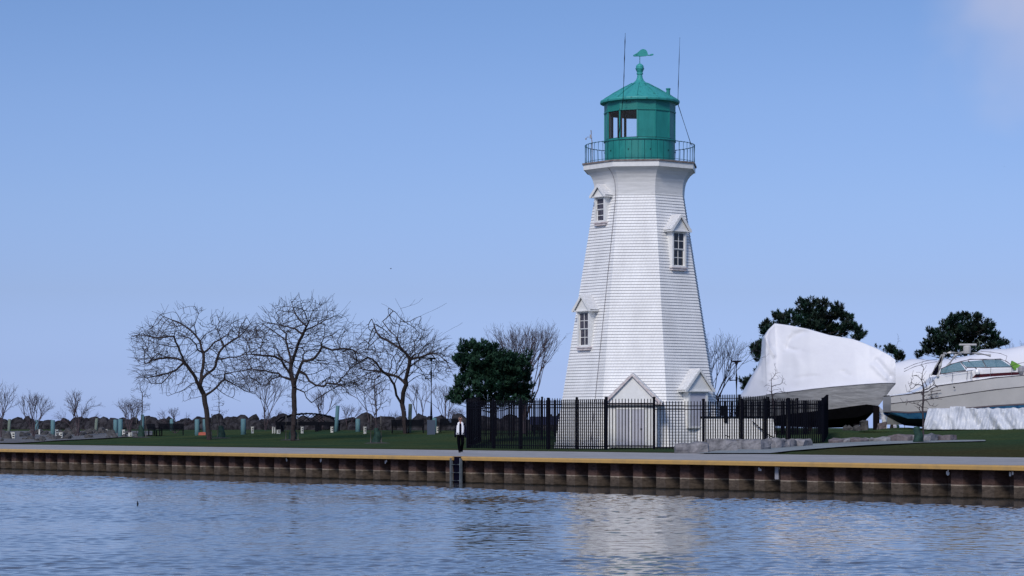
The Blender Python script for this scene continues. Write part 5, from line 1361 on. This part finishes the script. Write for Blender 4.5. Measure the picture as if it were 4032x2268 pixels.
# second wrapped boat behind the cruiser
b2 = thing('wrapped_boat', 'low white wrapped boat behind the motor cruiser at the right', 'boat', Vector((P(3850,0,156).x, 156, gz(P(3850,0,156).x, 156))))
b = MB(); rows = []
for px, yt, hb in ((3470,1455,.4),(3530,1428,1.3),(3590,1412,1.7),(3680,1418,1.9),(3760,1410,1.9),(3835,1396,1.9),(3862,1376,1.9),(3960,1373,1.9),(4032,1360,1.8),(4150,1335,1.6),(4260,1330,1.2)):
    Y = 156; x = (px-CX)/FPX*Y; zt_ = CH+(HY-yt)/FPX*Y; zb_ = CH+(HY-1560)/FPX*Y; row = []
    for k in range(9):
        a = math.pi*k/8; row.append((x, Y-hb*math.cos(a)*(1 if k not in (0,8) else .98), zb_+(zt_-zb_)*math.sin(a)**.6))
    rows.append(row)
b.grid(rows); endcaps(b, rows); b.build('wrap_cover', M['wrap'], b2, smooth=True)
b = MB(); rows = []
for px, hb in ((3490,.6),(3560,1.5),(3700,1.85),(3900,1.85),(4100,1.7),(4260,1.2)):
    Y = 156; x = (px-CX)/FPX*Y; rows.append([(x, Y-hb, CH+(HY-1560)/FPX*Y), (x, Y-hb*.7, 2.9), (x, Y, 2.3), (x, Y+hb*.7, 2.9), (x, Y+hb, CH+(HY-1560)/FPX*Y)])
b.grid(rows); endcaps(b, rows); b.build('hull', M['gel'], b2)

# ------------------------------------------------------------------ person
def skin_obj(name, verts, edges, rads, m, parent, sub=1):
    me = bpy.data.meshes.new(name); me.from_pydata(verts, edges, []); me.materials.append(m)
    o = bpy.data.objects.new(name, me); col.objects.link(o); o.parent = parent
    md = o.modifiers.new('skin', 'SKIN'); md.use_smooth_shade = True
    for i, r in enumerate(rads):
        sv = me.skin_vertices[0].data[i]; sv.radius = (r, r) if not isinstance(r, tuple) else r; sv.use_root = (i == 0)
    s_ = o.modifiers.new('sub', 'SUBSURF'); s_.levels = sub; s_.render_levels = sub
    return o
fg = gpx(1813, 1783); fg.z = PZ
pr = thing('person', 'person in a white sleeveless vest and black trousers walking along the quay', 'person', fg)
V = []; E = []; RD = []
def nv(x, y, z, r, p=None):
    V.append((x, y, z)); RD.append(r)
    if p is not None: E.append((p, len(V)-1))
    return len(V)-1
# person faces the viewer (-y), walking: right leg forward (image left), left leg bent back
pel = nv(0,0,.84,(.11,.075)); wa = nv(.0,0,.97,(.10,.07),pel); chst = nv(.0,.0,1.15,(.12,.085),wa); sh = nv(.0,.0,1.28,(.12,.08),chst); nk = nv(.0,-.01,1.36,.05,sh)
ch_h = nv(.0,-.03,1.41,(.062,.07),nk); hd = nv(.0,-.02,1.48,(.072,.09),ch_h); hp = nv(0,-.01,1.55,(.055,.065),hd)
nose = nv(0,-.125,1.465,.012,hd)
hands = []
for sx, sw in ((-1, .06), (1, -.10)):
    s1 = nv(sx*.145,0,1.26,.040,sh); el = nv(sx*.20,.02+sw*.3,1.03,.036,s1); wr = nv(sx*.225,-.03+sw,.81,.027,el)
    pm = nv(sx*.225,-.04+sw,.76,(.018,.036),wr)
    for k in range(4):
        a_ = nv(sx*.225+.0, -.065+k*.02+sw, .70, .008, pm); nv(sx*.215, -.07+k*.02+sw, .665+.005*abs(k-1.5), .0075, a_)
    th = nv(sx*.21, -.085+sw, .745, .009, pm); nv(sx*.20, -.095+sw, .715, .0085, th)
hipl = nv(-.08,0,.80,.075,pel); kn = nv(-.075,-.06,.45,.055,hipl); an_ = nv(-.035,-.02,.08,.038,kn); ft = nv(-.03,-.14,.035,.034,an_)
hipr = nv(.08,0,.80,.075,pel); kn2 = nv(.10,-.10,.47,.055,hipr); an2 = nv(.055,.22,.16,.036,kn2); ft2 = nv(.06,.16,.05,.032,an2)
skin_obj('body', V, E, RD, M['skin'], pr)
def cloth(name, idx, edges, add, m, sub=1):
    mp = {o: i for i, o in enumerate(idx)}
    rr_ = [tuple(q+add for q in RD[i]) if isinstance(RD[i], tuple) else RD[i]+add for i in idx]
    skin_obj(name, [V[i] for i in idx], [(mp[a], mp[c]) for a, c in edges if a in mp and c in mp], rr_, m, pr, sub)
arm = [i for i in range(len(V)) if i in ()]
cloth('trousers', [pel, hipl, kn, an_, ft, hipr, kn2, an2, ft2], E, .026, M['trouser'])
sl = [sh]; 
for a, c in E:
    if a == sh and V[c][2] > 1.2 and abs(V[c][0]) > .1: sl.append(c)
for a, c in E:
    if a in sl[1:] and c not in sl: sl.append(c)
for a, c in E:
    if a in sl[3:] and abs(V[c][2]-.81) < .02 and c not in sl: sl.append(c)
cloth('jumper', [pel, wa, chst]+sl, E, .032, M['navycloth'])
def loftc(name, rings, m, smooth=True, gap=None):
    b = MB(); rows = []
    for (z, cx_, cy_, rx, ry) in rings:
        row = []
        n = 20
        for j in range(n+1):
            if gap: a = -math.pi/2 + gap/2 + (2*math.pi-gap)*j/n
            else: a = -math.pi/2 + 2*math.pi*j/n
            row.append((fg.x+cx_+rx*math.cos(a), fg.y+cy_+ry*math.sin(a), fg.z+z))
        rows.append(row)
    b.grid(rows); o = b.build(name, m, pr, smooth=smooth, thin=.015); return o
loftc('vest', [(.80,0,0,.205,.155),(.95,0,0,.185,.14),(1.12,0,0,.185,.135),(1.24,0,0,.18,.12),(1.33,0,0,.12,.09),(1.37,0,0,.085,.075)], M['vest'], gap=.6)
loftc('jumper_hem', [(.79,0,0,.155,.115),(.88,0,0,.16,.12),(.97,0,0,.15,.11)], M['navycloth'])
loftc('scarf', [(1.0,.01,-.13,.025,.012),(1.15,.0,-.14,.03,.012),(1.30,0,-.11,.035,.012)], M['navycloth'])
loftc('hair', [(1.42,0,.015,.078,.075),(1.48,0,.01,.092,.092),(1.54,0,0,.088,.088),(1.585,0,0,.06,.06),(1.60,0,0,.01,.01)], M['hair'], gap=1.5)
b = MB(); b.box(fg.x-.062, fg.x+.062, fg.y-.122, fg.y-.10, fg.z+1.475, fg.z+1.503); b.build('sunglasses', M['dark'], pr)
b = MB(); b.box(fg.x-.022, fg.x+.022, fg.y-.108, fg.y-.098, fg.z+1.422, fg.z+1.430); b.build('mouth', M['maroon'], pr)
for (fx, fy, fz, ry) in ((-.03,-.10,0,0), (.06,.20,.03,.35)):
    b = MB(); rws = []
    for t_, w_, h_ in ((0,.03,.05),(.08,.042,.085),(.15,.04,.07),(.23,.045,.045),(.27,.02,.03)):
        rws.append([(fg.x+fx-w_, fg.y+fy+.1-t_, fg.z+fz), (fg.x+fx-w_*.9, fg.y+fy+.1-t_, fg.z+fz+h_*.7), (fg.x+fx, fg.y+fy+.1-t_, fg.z+fz+h_), (fg.x+fx+w_*.9, fg.y+fy+.1-t_, fg.z+fz+h_*.7), (fg.x+fx+w_, fg.y+fy+.1-t_, fg.z+fz)])
    b.grid(rws, closed=True); b.f.append((4,3,2,1,0)); b.mi.append(0); n_ = len(b.v); b.f.append((n_-5,n_-4,n_-3,n_-2,n_-1)); b.mi.append(0); b.build('shoe', M['shoe'], pr, smooth=True)

# ------------------------------------------------------------------ birds, floating stick
def bird(px, py, Y, s, rz_, lab):
    c = P(px, py, Y); b = MB()
    b.lathe([(.0,-.5),(.07,-.35),(.11,-.05),(.09,.2),(.05,.38),(.0,.5)], (0,0,0), 8, 0, (False, False))
    b.v = [Vector((q.z*.5, q.y, q.x)) for q in b.v]
    body = MB(); body.v, body.f, body.mi = b.v, b.f, b.mi
    for sg in (-1, 1):
        body.add([(.12,0,.03),(-.10,0,.03),(-.02,sg*.32,.18),(.10,sg*.30,.18),(-.06,sg*.62,.05),(-.0,sg*.6,.06)], [(0,1,2,3),(3,2,4,5)])
    o = body.build('bird', M['birdgrey']); o.location = c; o.scale = (s,)*3; o.rotation_euler = (0,0,rz_); tag(o, lab, 'bird')
bird(1539, 1058, 200, .28, .5, 'tiny dark bird flying over the bare trees')
bird(3955, 655, 200, .16, 1.2, 'tiny dark speck of a bird high at the right edge')
Ys = CH*FPX/(1988-HY)
b = MB(); c = Vector(((541-CX)/FPX*Ys, Ys, 0)); b.tube([c+Vector((0,0,-.1)), c+Vector((.01,0,.04)), c+Vector((0,0,.11))], [.03,.03,.018], 6); tag(b.build('floating_stick', M['dark']), 'small dark stick poking out of the water at the left', 'stick')

# ------------------------------------------------------------------ sky, sun, camera
SAZ, SEL = R(-20), R(38)                     # sun azimuth from the viewer's back, to the left; elevation
w = bpy.data.worlds.new('World'); sc.world = w; w.use_nodes = True; nt = w.node_tree; nt.nodes.clear()
L = nt.links.new
out = nt.nodes.new('ShaderNodeOutputWorld'); bg = nt.nodes.new('ShaderNodeBackground'); L(bg.outputs[0], out.inputs[0])
sky = nt.nodes.new('ShaderNodeTexSky'); sky.sky_type = 'NISHITA'; sky.sun_disc = False; sky.sun_elevation = SEL
sd = Vector((math.sin(SAZ)*math.cos(SEL), -math.cos(SAZ)*math.cos(SEL), math.sin(SEL)))
sky.sun_rotation = math.atan2(sd.x, sd.y); sky.air_density = 1.0; sky.dust_density = .6; sky.ozone_density = 3.0
SKYS = .10
bg.inputs['Strength'].default_value = SKYS
tcw = nt.nodes.new('ShaderNodeTexCoord')
# sky tint, raised above the frame as added fill; thin cloud upper right
hsv = nt.nodes.new('ShaderNodeMix'); hsv.data_type = 'RGBA'; hsv.blend_type = 'MULTIPLY'; hsv.inputs['Factor'].default_value = 1
L(sky.outputs[0], hsv.inputs[6]); hsv.inputs[7].default_value = (1.0, 1.0, 1.0, 1)
sepw = nt.nodes.new('ShaderNodeSeparateXYZ'); L(tcw.outputs['Generated'], sepw.inputs[0])
elr = nt.nodes.new('ShaderNodeValToRGB'); L(sepw.outputs[2], elr.inputs[0])
TINT = [(0.0,(.69,.90,1.95)),(.008,(.65,.85,1.755)),(.0236,(.578,.726,1.456)),(.0548,(.59,.663,1.12)),(.091,(.653,.714,1.072)),(.132,(.676,.738,1.041)),(.17,(.642,.728,1.0)),(.32,(1.0,1.05,1.25)),(1.0,(1.5,1.55,1.75))]
e = elr.color_ramp.elements; e[0].position = TINT[0][0]; e[0].color = (*TINT[0][1],1); e[1].position = 1; e[1].color = (*TINT[-1][1],1)
for p_, c_ in TINT[1:-1]: q = e.new(p_); q.color = (*c_, 1)
L(elr.outputs[0], hsv.inputs[7])
nzw = nt.nodes.new('ShaderNodeTexNoise'); nzw.inputs['Scale'].default_value = 9; nzw.inputs['Detail'].default_value = 4; L(tcw.outputs['Generated'], nzw.inputs['Vector'])
cd = Vector((2180/FPX, 1, 1660/FPX)).normalized()
dist = nt.nodes.new('ShaderNodeVectorMath'); dist.operation = 'DISTANCE'; L(tcw.outputs['Generated'], dist.inputs[0]); dist.inputs[1].default_value = cd
ad = nt.nodes.new('ShaderNodeMath'); ad.operation = 'MULTIPLY_ADD'; ad.inputs[1].default_value = -.12; L(nzw.outputs['Fac'], ad.inputs[0]); L(dist.outputs['Value'], ad.inputs[2])
mrw = nt.nodes.new('ShaderNodeMapRange'); mrw.interpolation_type = 'SMOOTHSTEP'; mrw.inputs['From Min'].default_value = -.008; mrw.inputs['From Max'].default_value = -.052; mrw.inputs['To Min'].default_value = 0; mrw.inputs['To Max'].default_value = .85
L(ad.outputs[0], mrw.inputs[0])
cm = nt.nodes.new('ShaderNodeMix'); cm.data_type = 'RGBA'; L(mrw.outputs[0], cm.inputs['Factor']); L(hsv.outputs[2], cm.inputs[6]); cm.inputs[7].default_value = (5.6, 5.7, 7.3, 1)
L(cm.outputs[2], bg.inputs[0])
sun = bpy.data.lights.new('sun', 'SUN'); sun.energy = 2.2; sun.angle = R(14); sun.color = (1.0, .93, .84)
so = bpy.data.objects.new('sun', sun); col.objects.link(so); so.rotation_euler = sd.to_track_quat('Z', 'Y').to_euler()

cam = bpy.data.cameras.new('camera'); co = bpy.data.objects.new('camera', cam); col.objects.link(co)
cam.sensor_width = 36; cam.lens = FPX/4032*36; cam.shift_y = (HY-1134)/4032; cam.clip_start = .5; cam.clip_end = 20000
co.location = (0, 0, CH); co.rotation_euler = (math.pi/2, 0, 0); sc.camera = co
sc.view_settings.view_transform = 'Standard'; sc.view_settings.look = 'None'; sc.view_settings.exposure = 0; sc.view_settings.gamma = 1
